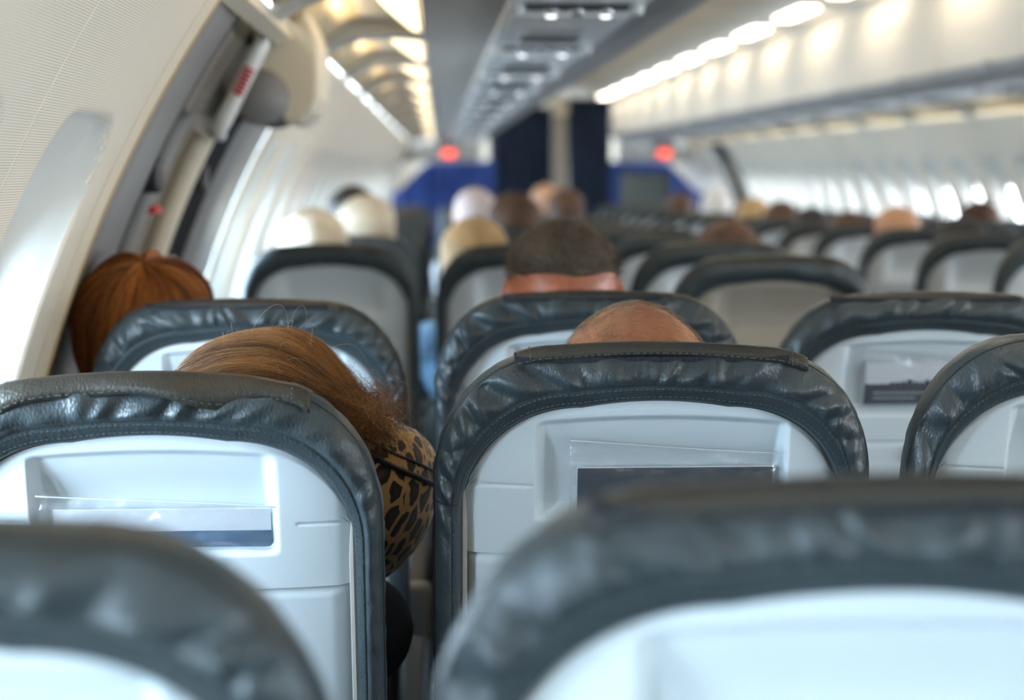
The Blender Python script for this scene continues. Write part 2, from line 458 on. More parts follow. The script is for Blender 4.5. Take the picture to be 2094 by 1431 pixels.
# floor, ceiling, end walls
def floor_mesh():
    n = 60; V = []; F = []
    for i in range(n+1):
        y = Y_BACK-.1+(20.2-Y_BACK+.1)*i/n; z = sag(y); V += [(-1.86, y, z), (1.86, y, z), (1.86, y, z-.05), (-1.86, y, z-.05)]
    for i in range(n):
        for j in range(4): a = i*4+j; b = i*4+(j+1) % 4; F.append((a, b, b+4, a+4))
    return V, F+[(0, 3, 2, 1), (n*4, n*4+1, n*4+2, n*4+3)]
o = mesh_obj('floor', floor_mesh(), M_FLOOR, smooth=False); struct(o)
def ceil_mesh():
    prof = [(-.80, 2.03), (-.70, 2.055), (-.58, 2.10), (-.50, 2.15), (-.35, 2.19), (0, 2.205), (.35, 2.19), (.50, 2.15), (.58, 2.10), (.70, 2.055), (.80, 2.03)]
    top = [(x, z+.03) for x, z in prof]
    return prism(prof+top[::-1], Y_BACK-.1, 20.2)
o = mesh_obj('ceiling', ceil_mesh(), M_CEIL, smooth=False); struct(o)
def section(n=60):
    P = []
    for k in range(n+1):
        th = TH0+(TH1-TH0+.55)*k/n; P.append((-(R0+.11)*cos(th), ZC+(R0+.11)*sin(th)))
    return P+[(-x, z) for x, z in P[::-1]]
o = mesh_obj('wall_rear', prism(section(), Y_BACK-.12, Y_BACK-.02), M_CREAM, smooth=False); struct(o)
o = mesh_obj('wall_front', prism(section(), 20.0, 20.1), M_CREAM, smooth=False); struct(o)
for sd in (-1, 1):   # plain side walls of the compartment beyond the curtains
    o = mesh_obj('wall_left' if sd < 0 else 'wall_right', arc_strip(sd, 18.74, 20.05, R0, R0, thick=.03), M_WALL); struct(o)

# ------------------------------------------------------------------ overhead bins, service panels, lamps
UN = 1.06; Y_U0 = 2.955-UN*5
def bin_unit(side, y0):
    t = empty('overhead_bin', (0, y0, 0))
    s = side
    def P(pts): return [(s*x, z) for x, z in pts]
    g = .004
    flat = P([(1.28, 1.622), (1.115, 1.622), (1.115, 1.66), (1.28, 1.66)])
    body = MB()
    body.add(prism(flat, g, UN-g))
    # cross band between the cove cells, arched
    arch = [(1.28, 1.622), (1.36, 1.628), (1.44, 1.622), (1.50, 1.602), (1.545, 1.575)]
    up = [(x, z+.05) for x, z in arch]
    body.add(prism(P(arch+up[::-1]), g, .085)); body.add(prism(P(arch+up[::-1]), UN-.07, UN-g))
    # outer shell above, closing the bin
    body.add(prism(P([(1.28, 1.66), (.85, 1.66), (.85, 1.67), (1.60, 1.70), (1.60, 1.66)]), g, UN-g))
    body.add(prism(P([(.74, 2.03), (1.30, 2.0), (1.56, 1.74), (1.58, 1.75), (1.32, 2.03), (.74, 2.05)]), g, UN-g))
    o = mesh_obj('body', body.vf(), M_BINUNDER, t, smooth=False)
    lip = [(.845, 1.615), (.80, 1.612), (.755, 1.615), (.722, 1.626), (.704, 1.645), (.698, 1.668), (.712, 1.68), (.85, 1.67)]
    mesh_obj('lip', prism(P(lip), g, UN-g), M_LIP, t, smooth=False)
    face = [(.698, 1.672), (.690, 1.74), (.686, 1.82), (.690, 1.90), (.702, 1.97), (.722, 2.02), (.76, 2.035), (.76, 2.02), (.735, 2.0), (.716, 1.9), (.712, 1.8), (.716, 1.68)]
    dd = mesh_obj('door', prism(P(face), .008, UN-.008), M_BIN, t, smooth=False); bevel_mod(dd, .004, 2)
    xx = s*.699; mesh_obj('latch', box(min(xx, xx-s*.012), max(xx, xx-s*.012), UN/2-.05, UN/2+.05, 1.655, 1.682, .004), M_GREYP, dd)
    # cove cell: concave warm panel
    cv = [(1.275, 1.655), (1.33, 1.668), (1.40, 1.668), (1.46, 1.652), (1.51, 1.625), (1.54, 1.59)]
    mesh_obj('cove_panel', prism(P(cv+[(x, z+.01) for x, z in cv][::-1]), .08, UN-.06), M_COVE, t)
    return t
WASH = bpy.data.lights.new('added_cove_fill', 'AREA'); WASH.shape = 'RECTANGLE'; WASH.size = .03; WASH.size_y = .7; WASH.energy = .26; WASH.color = (1, .78, .45); WASHR = WASH.copy(); WASHR.energy = .08
def cove_lamp(side, y0):
    t = empty('cove_light', (side*1.285, y0+.1, 1.625))
    V = []; s = side
    # tapering lens: wide at the near end, narrow at the far end
    n = 12; L = .80
    bot = []; 
    for k in range(n+1):
        q = k/n; w = .085*(1-.75*q**1.3) if s < 0 else .085*(1-.75*q**1.3)
        bot.append((-s*.0, L*q)); 
    for k in range(n+1):
        q = k/n; w = .085*(1-.72*q**1.3)
        V += [(0, L*q, .0), (s*w, L*q, .004), (s*w, L*q, .016), (0, L*q, .016)]
    F = []
    for k in range(n):
        for j in range(4):
            a = k*4+j; b = k*4+(j+1) % 4; F.append((a, b, b+4, a+4))
    F += [(0, 1, 2, 3), tuple(n*4+j for j in (3, 2, 1, 0))]
    mesh_obj('lens', (V, F), E_COVE, t, smooth=False)
    mesh_obj('frame', box(-.004 if s < 0 else 0, .004 if s > 0 else .0, -.01, L+.01, -.004, .02), M_WHITE, t, smooth=False)
    lo = bpy.data.objects.new('added_fill', WASH if s < 0 else WASHR); link(lo, t); lo.location = (s*.165, .40, -.015); lo.rotation_euler = (pi, -s*RAD(25), 0)  # unseen fill light added to brighten the cove panel
    return t
def psu(side, y0):
    t = empty('service_panel', (side*.98, y0, 1.615))
    mesh_obj('plate', box(-.134, .134, .006, UN-.006, -.004, .03, .006), M_PSU, t, smooth=False)
    mesh_obj('joint_strip', box(-.134, .134, -.006, .006, -.001, .02), M_GREYP, t, smooth=False)
    mesh_obj('lamp_recess', box(-.10, .10, .10, .165, -.010, .01, .004), M_BLACK, t)
    for x in (-.05, .0, .055):
        r = mesh_obj('reading_light', tube([(x, .132, -.022), (x, .132, -.006)], [.012, .016], 14), M_STEEL, t)
        if x != 0: mesh_obj('lens', tube([(x, .132, -.026), (x, .132, -.0222)], [.009, .011], 12), E_READ if side < 0 else M_WHITE, r)
    for x in (-.115, .115): mesh_obj('air_nozzle', tube([(x, .13, -.02), (x, .13, 0)], [.012, .016], 14), M_WHITE, t)
    mesh_obj('mask_door', box(-.12, .12, .30, .56, -.008, .004, .003), M_PSU, t, smooth=False)
    sp = MB()
    for i in range(7): sp.add(box(-.06, .06, .66+i*.018, .668+i*.018, -.007, .002))
    mesh_obj('speaker_grille', sp.vf(), M_GREYP, t, smooth=False)
    sg = mesh_obj('sign', box(-.07, .07, .86, .94, -.012, .004, .004), M_BLACK, t)
    return t
bins = {}
NU = 20
for side, nm in ((-1, 'left'), (1, 'right')):
    b0 = bin_unit(side, Y_U0); c0 = cove_lamp(side, Y_U0); p0 = psu(side, Y_U0)
    for k in range(NU):
        y = Y_U0+UN*k
        if y+UN > 18.6: break
        b = b0 if k == 0 else copy_tree(b0); b.location.y = y
        c = c0 if k == 0 else copy_tree(c0); c.location.y = y+.1
        p = p0 if k == 0 else copy_tree(p0); p.location.y = y
        q = k-5
        if side < 0:
            tag(b, ('grey underside of a left overhead bin, %s going forward from the exit door' % ORD[q]) if q >= 0 else 'overhead bin above the nearest rows on the left', 'overhead bin', 'overhead bins along the left side')
            tag(c, ('warm tapered lamp over the left windows, %s forward from the exit door' % ORD[q]) if q >= 0 else 'warm cove lamp above the nearest rows, outside the picture', 'light', 'cove lamps over the left windows')
            tag(p, ('white service panel with reading lights under the left bins, %s from the exit door' % ORD[q]) if q >= 0 else 'service panel above the nearest rows, outside the picture', 'service panel', 'service panels under the left bins')
        else:
            r = 20-k-1-1
            tag(b, 'cream overhead bin across the aisle on the right, %s back from the blue curtain' % ORD[max(r, 0)], 'overhead bin', 'overhead bins along the right side')
            tag(c, 'small warm lamp over the right windows, %s back from the blue curtain' % ORD[max(r, 0)], 'light', 'cove lamps over the right windows')
            tag(p, 'pale service panel under the right bins, %s back from the blue curtain' % ORD[max(r, 0)], 'service panel', 'service panels under the right bins')
def aisle_lamp(side, y):
    t = empty('ceiling_light', (side*.565, y, 2.085), 0)
    mesh_obj('housing', box(-.06, .06, -.50, .50, 0, .03, .006), M_WHITE, t)
    mesh_obj('diffuser', box(-.05, .05, -.30, .30, -.014, .002, .01, 3), E_AISLE, t)
    return t
for side, nm in ((-1, 'left'), (1, 'right')):
    a0 = aisle_lamp(side, -2.2)
    for k in range(18):
        y = -2.2+1.14*k
        if y > 18.2: break
        a = a0 if k == 0 else copy_tree(a0); a.location.y = y
        if side > 0: tag(a, 'glowing warm strip lamp above the right overhead bins, %s back from the curtain' % ORD[17-k], 'light', 'aisle ceiling lamps on the right')
        else: tag(a, 'aisle ceiling lamp above the left overhead bins, hidden from here', 'light', 'aisle ceiling lamps on the left')

# ------------------------------------------------------------------ front of cabin: curtains, divider, signs
def curtain(x0, x1, z0, ztop, y, folds, amp, mat, name='curtain'):
    n = folds*10; nz = 14
    V = []
    for lay in (0, .006):
        for i in range(n+1):
            u = i/n; x = x0+(x1-x0)*u
            zt = ztop(x) if callable(ztop) else ztop
            for j in range(nz+1):
                w = j/nz; z = z0+(zt-z0)*w
                V.append((x+.008*sin(w*5+i), y+lay+amp*sin(u*folds*2*pi+.6*sin(3*w))*(1-.35*w)+.012*sin(i*.37+w*2), z))
    F = []; k = (n+1)*(nz+1)
    for i in range(n):
        for j in range(nz):
            a = i*(nz+1)+j; b = (i+1)*(nz+1)+j
            F.append((a, b, b+1, a+1)); F.append((k+a, k+a+1, k+b+1, k+b))
    for i in range(n):
        a = i*(nz+1); b = (i+1)*(nz+1); F.append((a, k+a, k+b, b)); a += nz; b += nz; F.append((a, b, k+b, k+a))
    for j in range(nz):
        F.append((j, j+1, k+j+1, k+j)); a = n*(nz+1)+j; F.append((a, k+a, k+a+1, a+1))
    return mesh_obj(name, (V, F), mat)
zl = lambda x: 1.385-.36*smooth01(abs(x), 1.28, 1.80)
tag(curtain(-1.76, -.60, .25, zl, 18.0, 9, .022, M_BLUE), 'royal blue curtain behind the left rows, under the bins', 'curtain')
tag(curtain(-.66, .06, .1, 2.0, 18.05, 8, .03, M_NAVY), 'dark navy aisle curtain left of the beige pillar', 'curtain')
tag(curtain(.22, .70, .1, 2.09, 17.9, 6, .03, M_NAVY), 'dark navy aisle curtain right of the beige pillar', 'curtain')
tag(curtain(.66, 1.80, .25, zl, 18.0, 9, .022, M_BLUE), 'royal blue curtain behind the right rows, under the bins', 'curtain')
t = empty('curtain_post', (.13, 17.95, 0)); tag(t, 'narrow beige pillar standing between the two navy aisle curtains', 'pillar')
mesh_obj('post', box(-.085, .085, -.04, .04, 0, 2.10, .015, 3), principled('post_beige', (.30, .27, .23), .5), t)
mesh_obj('pale_lit_top', box(-.095, .095, -.055, .045, 1.90, 2.10, .02, 3), M_CREAM, t)  # no lamp: light on the pillar's top painted as a paler cream block
for x, lb in ((-1.13, 'red glowing sign under the left bins in front of the blue curtain'), (1.17, 'red glowing sign under the right bins in front of the blue curtain')):
    t = empty('exit_sign', (x, 16.9, 1.46)); tag(t, lb, 'sign', 'red signs by the curtain')
    mesh_obj('box', box(-.13, .13, 0, .05, -.055, .155, .01), M_GREYP, t); mesh_obj('lens', box(-.07, .07, -.008, .002, -.038, .038, .006), E_RED, t)
for x0, x1, n in ((-1.85, -.66, 4), (.68, 1.85, 5)):   # cross panel under the bins above the blue curtains
    o = mesh_obj('trim_%d' % n, box(x0+.1, x1-.1, 17.9, 17.95, 1.37, 1.62, .01), M_BINUNDER); struct(o)
t = empty('partition_panel', (.93, 16.6, 0)); tag(t, 'dark grey green upright panel in front of the right blue curtain', 'panel')
mesh_obj('board', box(-.27, .27, -.03, .03, .35, 1.27, .05, 4), principled('panel_grey', (.10, .12, .12), .5), t)
for sx in (-1, 1): mesh_obj('leg', tube([(sx*.2, 0, 0), (sx*.2, 0, .4)], .02, 10), M_STEEL, t)

# ------------------------------------------------------------------ seats
HB = .677     # height of the leather top above the recline pivot at z .45
def outline(hw, top, ax, bz, crown, zb, nside, ncor, ntop, ex=2.15):
    """polyline bottom-left -> over the top -> bottom-right as (u, z)"""
    L = []
    for i in range(nside): L.append((-hw, zb+(top-bz-crown-zb)*i/nside))
    for i in range(ncor):
        q = (i/ncor)*pi/2; c, s = cos(q), sin(q)
        L.append((-(hw-ax)-ax*abs(c)**(2/ex), top-crown-bz+bz*abs(s)**(2/ex)))
    w = hw-ax
    for i in range(ntop+1):
        u = -w+2*w*i/ntop; L.append((u, top-crown*(u/w)**2))
    R = [(-u, z) for u, z in L[:nside+ncor]][::-1]
    return L+R
def seat_meshes(detail, seed):
    rnd = random.Random(seed)
    out = {}
    ns, nc, nt = (60, 110, 110) if detail else (8, 10, 8)
    O = outline(.231, HB, .125, .15, .004, .02, ns, nc, nt, 2.1)
    I = outline(.204, HB-.0515, .125, .125, .007, .02, ns, nc, nt, 2.1)
    n = len(O)
    # resample so rings pair up by index; arc length on the outer ring
    al = [0]
    for i in range(1, n): al.append(al[-1]+math.dist(O[i], O[i-1]))
    Lt = al[-1]; mid = Lt/2
    pl = []
    l = mid-.50
    while l < mid+.50:
        if seed == 3:
            l += rnd.uniform(.018, .040)
            pl.append((l, rnd.uniform(.01, .035), rnd.uniform(.010, .019), rnd.uniform(.004, .0085), rnd.uniform(.55, .75))); continue
        l += rnd.uniform(.008, .024)
        pl.append((l, rnd.uniform(-.35, .35)*.06+(-.010 if l < mid else .010), rnd.uniform(.005, .012), rnd.uniform(.0024, .0062)*rnd.choice((1, 1, -.8)), rnd.uniform(.50, .75)))
    def wr(s, a):
        if s < .3 or s > 1.0: return 0
        win = smooth01(s, .34, .55)*(1-smooth01(s, .93, 1.0)*.7)
        h = 0
        for l, sl, w, A, sc in pl:
            d = a-l-sl*(s-.5)*2
            if abs(d) < 3*w: h += A*math.exp(-(d/w)**2)*math.exp(-((s-sc)/.42)**2)
        edge = 1-smooth01(abs(a-mid), .30, .62)*.75
        return h*win*edge
    # profile over the width of the band: s = 0 inner edge .. 1 piping, then forward over the side
    if detail: prof = [-.06, -.03, 0, .03, .07, .1, .14, .2, .26, .31, .34, .37, .40, .45, .5, .55, .6, .65, .7, .75, .8, .85, .9, .94, .97, 1]
    else: prof = [-.06, 0, .2, .35, .5, .7, .88, 1]
    side_s = [(.0025, .005), (.0025, .012), (-.001, .026), (-.008, .044), (-.018, .062), (-.034, .078)]
    V = []; F = []; cols = len(prof)+len(side_s)
    for i in range(n):
        a = al[i]; iu, iz = I[i]; ou, oz = O[i]
        # outward direction of the outer outline
        p0 = O[max(0, i-1)]; p1 = O[min(n-1, i+1)]; tx, tz = p1[0]-p0[0], p1[1]-p0[1]; q = math.hypot(tx, tz) or 1
        nx, nz = -tz/q, tx/q
        for s in prof:
            u = iu+(ou-iu)*s; z = iz+(oz-iz)*s
            y = -.0015-.0105*sin(max(0, min(1, s*.92))*pi)**.8+.006*max(0, s)**3
            if s < 0: y = .006
            if s == 0: y = -.0005
            y += .0015*math.exp(-((s-.36)/.03)**2) if detail else 0
            y -= wr(s, a)
            if detail: y -= .0006*mnoise.noise(Vector((u*38, z*38, seed)))*smooth01(s, .3, .5)*(1-smooth01(s, .95, 1))
            V.append((u, y, z))
        for d, yy in side_s:
            wv = .0014*mnoise.noise(Vector((a*60, yy*40, seed))) if detail else 0
            V.append((ou+nx*(d+wv), .006+yy, oz+nz*(d+wv)))
    for i in range(n-1):
        for j in range(cols-1):
            a = i*cols+j; F.append((a, a+1, a+cols+1, a+cols))
    # front cushion closing the cover
    last = [V[i*cols+cols-1] for i in range(n)]
    base = len(V)
    rings = [(.9, .094), (.72, .104), (.45, .108), (.15, .11)]
    for sc, yy in rings:
        for (u, _, z) in last: V.append((u*sc, yy+(.02 if z < .3 else 0)*0, .33+(z-.33)*sc))
    prev = [i*cols+cols-1 for i in range(n)]
    for r in range(len(rings)):
        cur = [base+r*n+i for i in range(n)]
        for i in range(n-1): F.append((prev[i], cur[i], cur[i+1], prev[i+1]))
        F.append((prev[n-1], cur[n-1], cur[0], prev[0]))
        prev = cur
    F.append(tuple(prev))
    out['cover'] = (V, F)
    # piping along the outer edge
    pp = [(O[i][0], .0035, O[i][1]) for i in range(0, n)]
    out['piping'] = tube(pp, .0017 if detail else .002, 6 if detail else 4)
    if detail:
        st = MB()
        for s0 in (.11, .30):
            pts = [(I[i][0]+(O[i][0]-I[i][0])*s0, I[i][1]+(O[i][1]-I[i][1])*s0) for i in range(n)]
            acc = 0; nxt = 0
            for i in range(1, n):
                acc += math.dist(pts[i], pts[i-1])
                if acc >= nxt:
                    nxt += .0056
                    dx, dz = pts[i][0]-pts[i-1][0], pts[i][1]-pts[i-1][1]
                    yb = -.0015-.0105*sin(s0*.92*pi)**.8+.006*s0**3
                    Mx = Matrix.Translation((pts[i][0], yb-.0002, pts[i][1])) @ Matrix.Rotation(-atan2(dz, dx), 4, 'Y')
                    st.add(box(-.0015, .0015, -.0004, .0004, -.0003, .0003), Mx)
        out['stitching'] = st.vf()
        # joint across the cover about half way down
        sm = []
        for s in (-1, 1):
            pts = []
            for q in range(9):
                s0 = .02+.96*q/8; u = .204+(.231-.204)*s0
                pts.append((s*u, -.0022-.0105*sin(s0*.92*pi)**.8+.006*s0**3, HB-.166+.004*q/8))
            sm.append(tube(pts, .0006, 5))
        out['cross_seam'], out['cross_seam2'] = sm
    # hard shell with its recess
    zt_in = HB-.0515+.003
    def ztop(u):
        w = .204-.125
        if abs(u) <= w: return HB-.0515-.007*(u/w)**2
        q = min(1, (abs(u)-w)/.125); return HB-.0515-.007-.125+.125*(max(0, 1-q**2.1))**(1/2.1)
    RT = HB-.0515-.0185
    UR = .118 if seed == 3 else .139
    def rec(u, z):
        c = RT-.006*(u/.12)**2
        a = min(1, max(0, (u+.1255)/.011))*(1-smooth01(u, UR-.006, UR+.007))
        t = smooth01(c-z, -.001, .010)*.35+.65*smooth01(c-z, .0, .065)
        bot = smooth01(z, HB-.190, HB-.178)
        return a*t*bot*.026
    def ysh(u, z):
        y = .004+.010*(abs(u)/.204)**4+.004*smooth01(z, HB-.16, HB-.05)
        d = ztop(u)-z
        y -= .0025*smooth01(d, .004, .012)*smooth01(.198-abs(u), 0, .012)
        y += rec(u, z)
        if detail:
            out_rec = 1-smooth01(u, -.13, -.124)*(1-smooth01(u, .142, .148))
            y += .003*math.exp(-((z-(HB-.152-.004*u/.2))/.0011)**2)*out_rec
        return y
    if detail:
        us = sorted(set([-.2035, .2035]+[round(-.203+.406*i/120, 5) for i in range(121)]+[round(-.130+.002*i, 5) for i in range(11)]+[round(.131+.002*i, 5) for i in range(9)]))
        zlo = [HB-.228+.0018*i for i in range(27)]; nup = 90
    else:
        us = sorted(set([-.2035, .2035]+[-.203+.406*i/14 for i in range(15)]+[-.13, -.115, .133, .147])); zlo = [HB-.228, HB-.20, HB-.187, HB-.18]; nup = 12
    V = []; F = []
    z1 = zlo[-1]+(zlo[1]-zlo[0])*.5
    for u in us:
        zt = max(ztop(u)+.002, z1+.002)
        col = zlo+[z1+(zt-z1)*(j+1)/nup for j in range(nup)]
        for z in col: V.append((u, ysh(u, z), z))
    m = len(zlo)+nup
    for i in range(len(us)-1):
        for j in range(m-1): F.append((i*m+j, (i+1)*m+j, (i+1)*m+j+1, i*m+j+1))
    k = len(V)      # backside so the shell has thickness
    for i in (0, len(us)-1):
        pass
    out['shell'] = (V, F)
    # tray table below
    zb, zt = .10, HB-.2295
    def tray(uu, ww):
        u = -.196+.392*uu; z = zb+(zt-zb)*ww
        e = min(.196-abs(u), zt-z, z-zb)
        return (u, .0035+.010*(abs(u)/.204)**4+.006*(1-smooth01(e, 0, .006)), z)
    tv = MB().add(grid(40 if detail else 8, 50 if detail else 8, tray)); out['tray'] = tv.vf()
    out['frame'] = MB().add(tube([(-.2015, .006, HB-.13), (-.2015, .004, HB-.19), (-.2015, .004, .02)], [.0005, .0045, .0055], 8)).add(tube([(.2015, .006, HB-.13), (.2015, .004, HB-.19), (.2015, .004, .02)], [.0005, .0045, .0055], 8)).add(box(-.2, .2, .022, .03, .02, HB-.21)).vf()
    out['latch'] = box(-.022, .022, -.006, .006, HB-.262, HB-.238, .003) if detail else None
    return out
def flap_mesh(u0, u1, style, seed=1):
    """headrest flap folded over the top edge from the front, thick leather"""
    n = 90; V = []; F = []
    def topz(u):
        w = .106
        if abs(u) <= w: return HB-.004*(u/w)**2
        q = min(1, (abs(u)-w)/.125); return HB-.004-.15+.15*(max(0, 1-q**2.1))**(1/2.1)
    for i in range(n+1):
        u = u0+(u1-u0)*i/n; t = i/n
        if style == 'tight': drop = .005+.001*sin(t*7+seed); lift = .0055+.0015*sin(t*3.1+seed); bow = .001
        elif style == 'wavy': drop = .014+.006*cos(t*9.2)-.005*sin(t*15)+.004*smooth01(t, .8, 1); lift = .004+.004*sin(t*pi); bow = .006+.004*cos(t*11)
        else: drop = .002; lift = .0; bow = 0
        zt = min(topz(u)+.004, HB+.004) if style != 'wavy' else topz(u)+.006
        if style == 'wavy': zt = min(zt, HB+.006-.012*smooth01(t, .70, 1))
        zt += lift
        th = .0028
        inner = [(.062, zt-.030), (.046, zt-.020), (.03, zt-.0115), (.016, zt-.005), (.004, zt-.0025), (-.001-bow, zt-.005-drop*.5), (-.0025-bow*1.4, zt-.006-drop)]
        outer = [(.064, zt-.027), (.047, zt-.017), (.03, zt-.0085), (.014, zt-.002), (.001, zt+.0006), (-.0045-bow, zt-.003-drop*.5), (-.0058-bow*1.4, zt-.006-drop)]
        for yy, zz in inner+outer[::-1]: V.append((u, yy, zz))
    m = 14
    for i in range(n):
        for j in range(m):
            a = i*m+j; b = i*m+(j+1) % m; F.append((a, b, b+m, a+m))
    F += [tuple(range(m-1, -1, -1)), tuple(n*m+j for j in range(m))]
    st = MB()
    for i in range(2, n-2):
        if i % 1: continue
        for row in (7+0.35, 7+2.2):
            pass
    cnt = int((u1-u0)/.006)
    def P(i, j): return Vector(V[i*m+j])
    for k in range(1, cnt):
        i = min(n-1, int(k/cnt*n))
        p = P(i, 7).lerp(P(i, 8), .35); dx = P(i+1, 7)-P(i, 7)
        st.add(box(-.0015, .0015, -.0004, .0004, -.0003, .0003), Matrix.Translation(p+Vector((0, -.0003, .0003))) @ Matrix.Rotation(-atan2(dx.z, dx.x), 4, 'Y'))
    for uu in (.045, .955):
        i = int(uu*n)
        for j in range(7, 11):
            for q in (.2, .7):
                p = P(i, j).lerp(P(i, j+1), q); st.add(box(-.0004, .0004, -.0005, .0004, -.0012, .0012), Matrix.Translation(p+Vector((0, -.0004, .0004))))
    return (V, F), st.vf()
def cushion_mesh():
    def fn(a, b):
        th = a*2*pi; c, s = cos(th), sin(th); x = .225*abs(c)**.35*(1 if c > 0 else -1); z = .07*abs(s)**.55*(1 if s > 0 else -1)
        y = .44*b; e = 1 if .02 < b < .98 else .9
        if b in (0, 1): e = 0
        z += .012*sin(b*pi)
        return (x*e, y+(.02 if b == 1 else 0), z*e)
    return grid(33, 17, fn)
def arm_mesh():
    m = MB()
    return m.add(box(-.022, .022, .02, .43, .175, .21, .014, 4)).vf()
M_ARME = principled('arm_end', (.50, .53, .56), .45)
CUSH = None
MESHCACHE = {}
def seat_base(t, side_arms, cache):
    def mo(name, key, fn, mat, loc=None, smooth=True, parent=t):
        if key in cache: return mesh_obj(name, cache[key], None, parent, loc=loc)
        o = mesh_obj(name, fn(), mat, parent, smooth=smooth, loc=loc); cache[key] = o.data; return o
    mo('seat_cushion', 'cush', cushion_mesh, M_LEATHER, (0, .08, .42))
    for s in side_arms:
        a = mo('armrest', 'arm', arm_mesh, M_BLACK, (s*.262, .06, .42))
        mo('arm_bracket', 'armb', lambda: MB().add(box(-.012, .012, .03, .30, -.04, .18, .008, 3)).vf(), M_GREYP, None, True, a)
        mo('end_cover', 'arme', lambda: box(-.023, .023, -.012, .03, -.08, .215, .012, 3), M_ARME, None, True, a)
    mo('base_frame', 'bf', lambda: MB().add(tube([(-.25, .12, .33), (.25, .12, .33)], .018, 10)).add(tube([(-.25, .42, .33), (.25, .42, .33)], .018, 10)).vf(), M_STEEL)
    mo('leg', 'leg', lambda: MB().add(tube([(0, .12, .33), (0, .05, .012)], .016, 10)).add(tube([(0, .42, .33), (0, .40, .012)], .016, 10)).add(box(-.02, .02, .02, .44, 0, .015)).vf(), M_STEEL)
def make_seat(detail, seed, flap, rec, arms=(-1,)):
    t = empty('passenger_seat')
    key = (detail, seed)
    if key not in MESHCACHE:
        MESHCACHE[key] = seat_meshes(detail, seed)
    g = MESHCACHE[key]
    def mm(name, k, mat, parent, smooth=True):
        if g.get(k) is None: return None
        o = mesh_obj(name, g[k], mat if not isinstance(g[k], bpy.types.Mesh) else None, parent, smooth=smooth)
        if not isinstance(g[k], bpy.types.Mesh): g[k] = o.data
        return o
    cov = mm('leather_cover', 'cover', M_LEATHER, t)
    cov.location = (0, 0, .45); cov.rotation_euler = (rec, 0, 0)
    mm('piping', 'piping', M_PIPE, cov)
    mm('stitching', 'stitching', M_STITCH, cov, False); mm('cross_seam', 'cross_seam', M_PIPE, cov); mm('cross_seam', 'cross_seam2', M_PIPE, cov)
    sh = mm('back_shell', 'shell', M_SHELL, t); sh.location = (0, 0, .45); sh.rotation_euler = (rec, 0, 0)
    mm('edge_frame', 'frame', M_SHELL_EDGE, sh, False)
    tr = mm('tray_table', 'tray', M_TRAY, t); tr.location = (0, 0, .45); tr.rotation_euler = (rec, 0, 0)
    mm('latch', 'latch', M_GREYP, tr)
    if flap:
        u0, u1, st, sd = flap
        kk = ('flap', flap)
        if kk not in MESHCACHE: MESHCACHE[kk] = flap_mesh(u0, u1, st, sd)
        a, b = MESHCACHE[kk]
        if isinstance(a, tuple):
            fo = mesh_obj('headrest_flap', a, M_FLAP, t); so = mesh_obj('stitching', b, M_STITCH, fo, False)
            if st != 'wavy': mesh_obj('fastener_strip', box(u0-.003, u1-.02, -.0062, .012, HB-.0082, HB-.0018, .0015), M_VELCRO, fo)
            MESHCACHE[kk] = (fo.data, so.data)
        else:
            fo = mesh_obj('headrest_flap', a, None, t)
        fo.location = (0, 0, .45); fo.rotation_euler = (rec, 0, 0)
    seat_base(t, arms, MESHCACHE)
    return t
def place(t, x, ytop, ztop, rec):
    """put the top rear edge of the back at (x, ytop, ztop)"""
    t.location = (x, ytop+HB*sin(rec), ztop-.45-HB*cos(rec))
    return t
def local_back(t, rec, u, y, z):      # back-frame point -> seat-local
    p = Matrix.Rotation(rec, 3, 'X') @ Vector((u, y, z)); return Vector((p.x, p.y, p.z+.45))
XC = {'A': -1.531, 'B': -1.0235, 'C': -.518, 'D': .517, 'E': 1.027, 'F': 1.533}
COLN = {'A': 'left window', 'B': 'left middle', 'C': 'left aisle', 'D': 'right aisle', 'E': 'right middle', 'F': 'right window'}
REC = {}
near = [  # col, ytop, ztop, recline deg, seed, flap, label
    ('A', .73, 1.128, 12, 1, (-.15, .02, 'tight', 2), 'blurred grey leather seat in the lower left corner, the nearest one by the window'),
    ('B', .765, 1.137, 11, 2, (-.15, .15, 'tight', 5), 'large blurred grey leather seat filling the lower right, nearest middle seat'),
    ('C', .78, 1.13, 11, 3, (-.15, .15, 'tight', 1), 'grey seat beside the nearest middle seat, off the right edge'),
    ('A', 1.56, 1.086, 14, 3, (-.150, .163, 'wavy', 3), 'grey leather seat with loose wavy headrest flap, in front of the leopard neck pillow'),
    ('B', 1.61, 1.111, 12, 1, (-.146, .156, 'tight', 1), 'sharp grey leather seat with dark card in its pouch, behind the balding head'),
    ('C', 1.61, 1.125, 12, 2, None, 'grey leather seat at the right edge, beside the one with the dark card'),
    ('A', 2.30, 1.106, 11, 2, (-.14, .14, 'flat', 2), 'pale blue grey pleated seat by the window, just behind the red haired person'),
    ('B', 2.30, 1.116, 11, 1, (-.13, .12, 'flat', 4), 'grey pleated leather seat behind the man with cropped grey hair'),
    ('C', 2.30, 1.113, 11, 3, (-.15, .15, 'flat', 1), 'dark grey seat with printed white and blue card, across from the balding man'),
]
SEATS = {}
for i, (c, yt, zt, rd, sd, fl, lb) in enumerate(near):
    r = RAD(rd); t = make_seat(True, sd, fl, r, (-1,) if c != 'C' else (-1, 1)); place(t, XC[c]-(.010 if i == 3 else 0), yt, zt, r)
    tag(t, lb, 'seat', 'grey leather passenger seats'); SEATS[(c, i//3)] = (t, r)
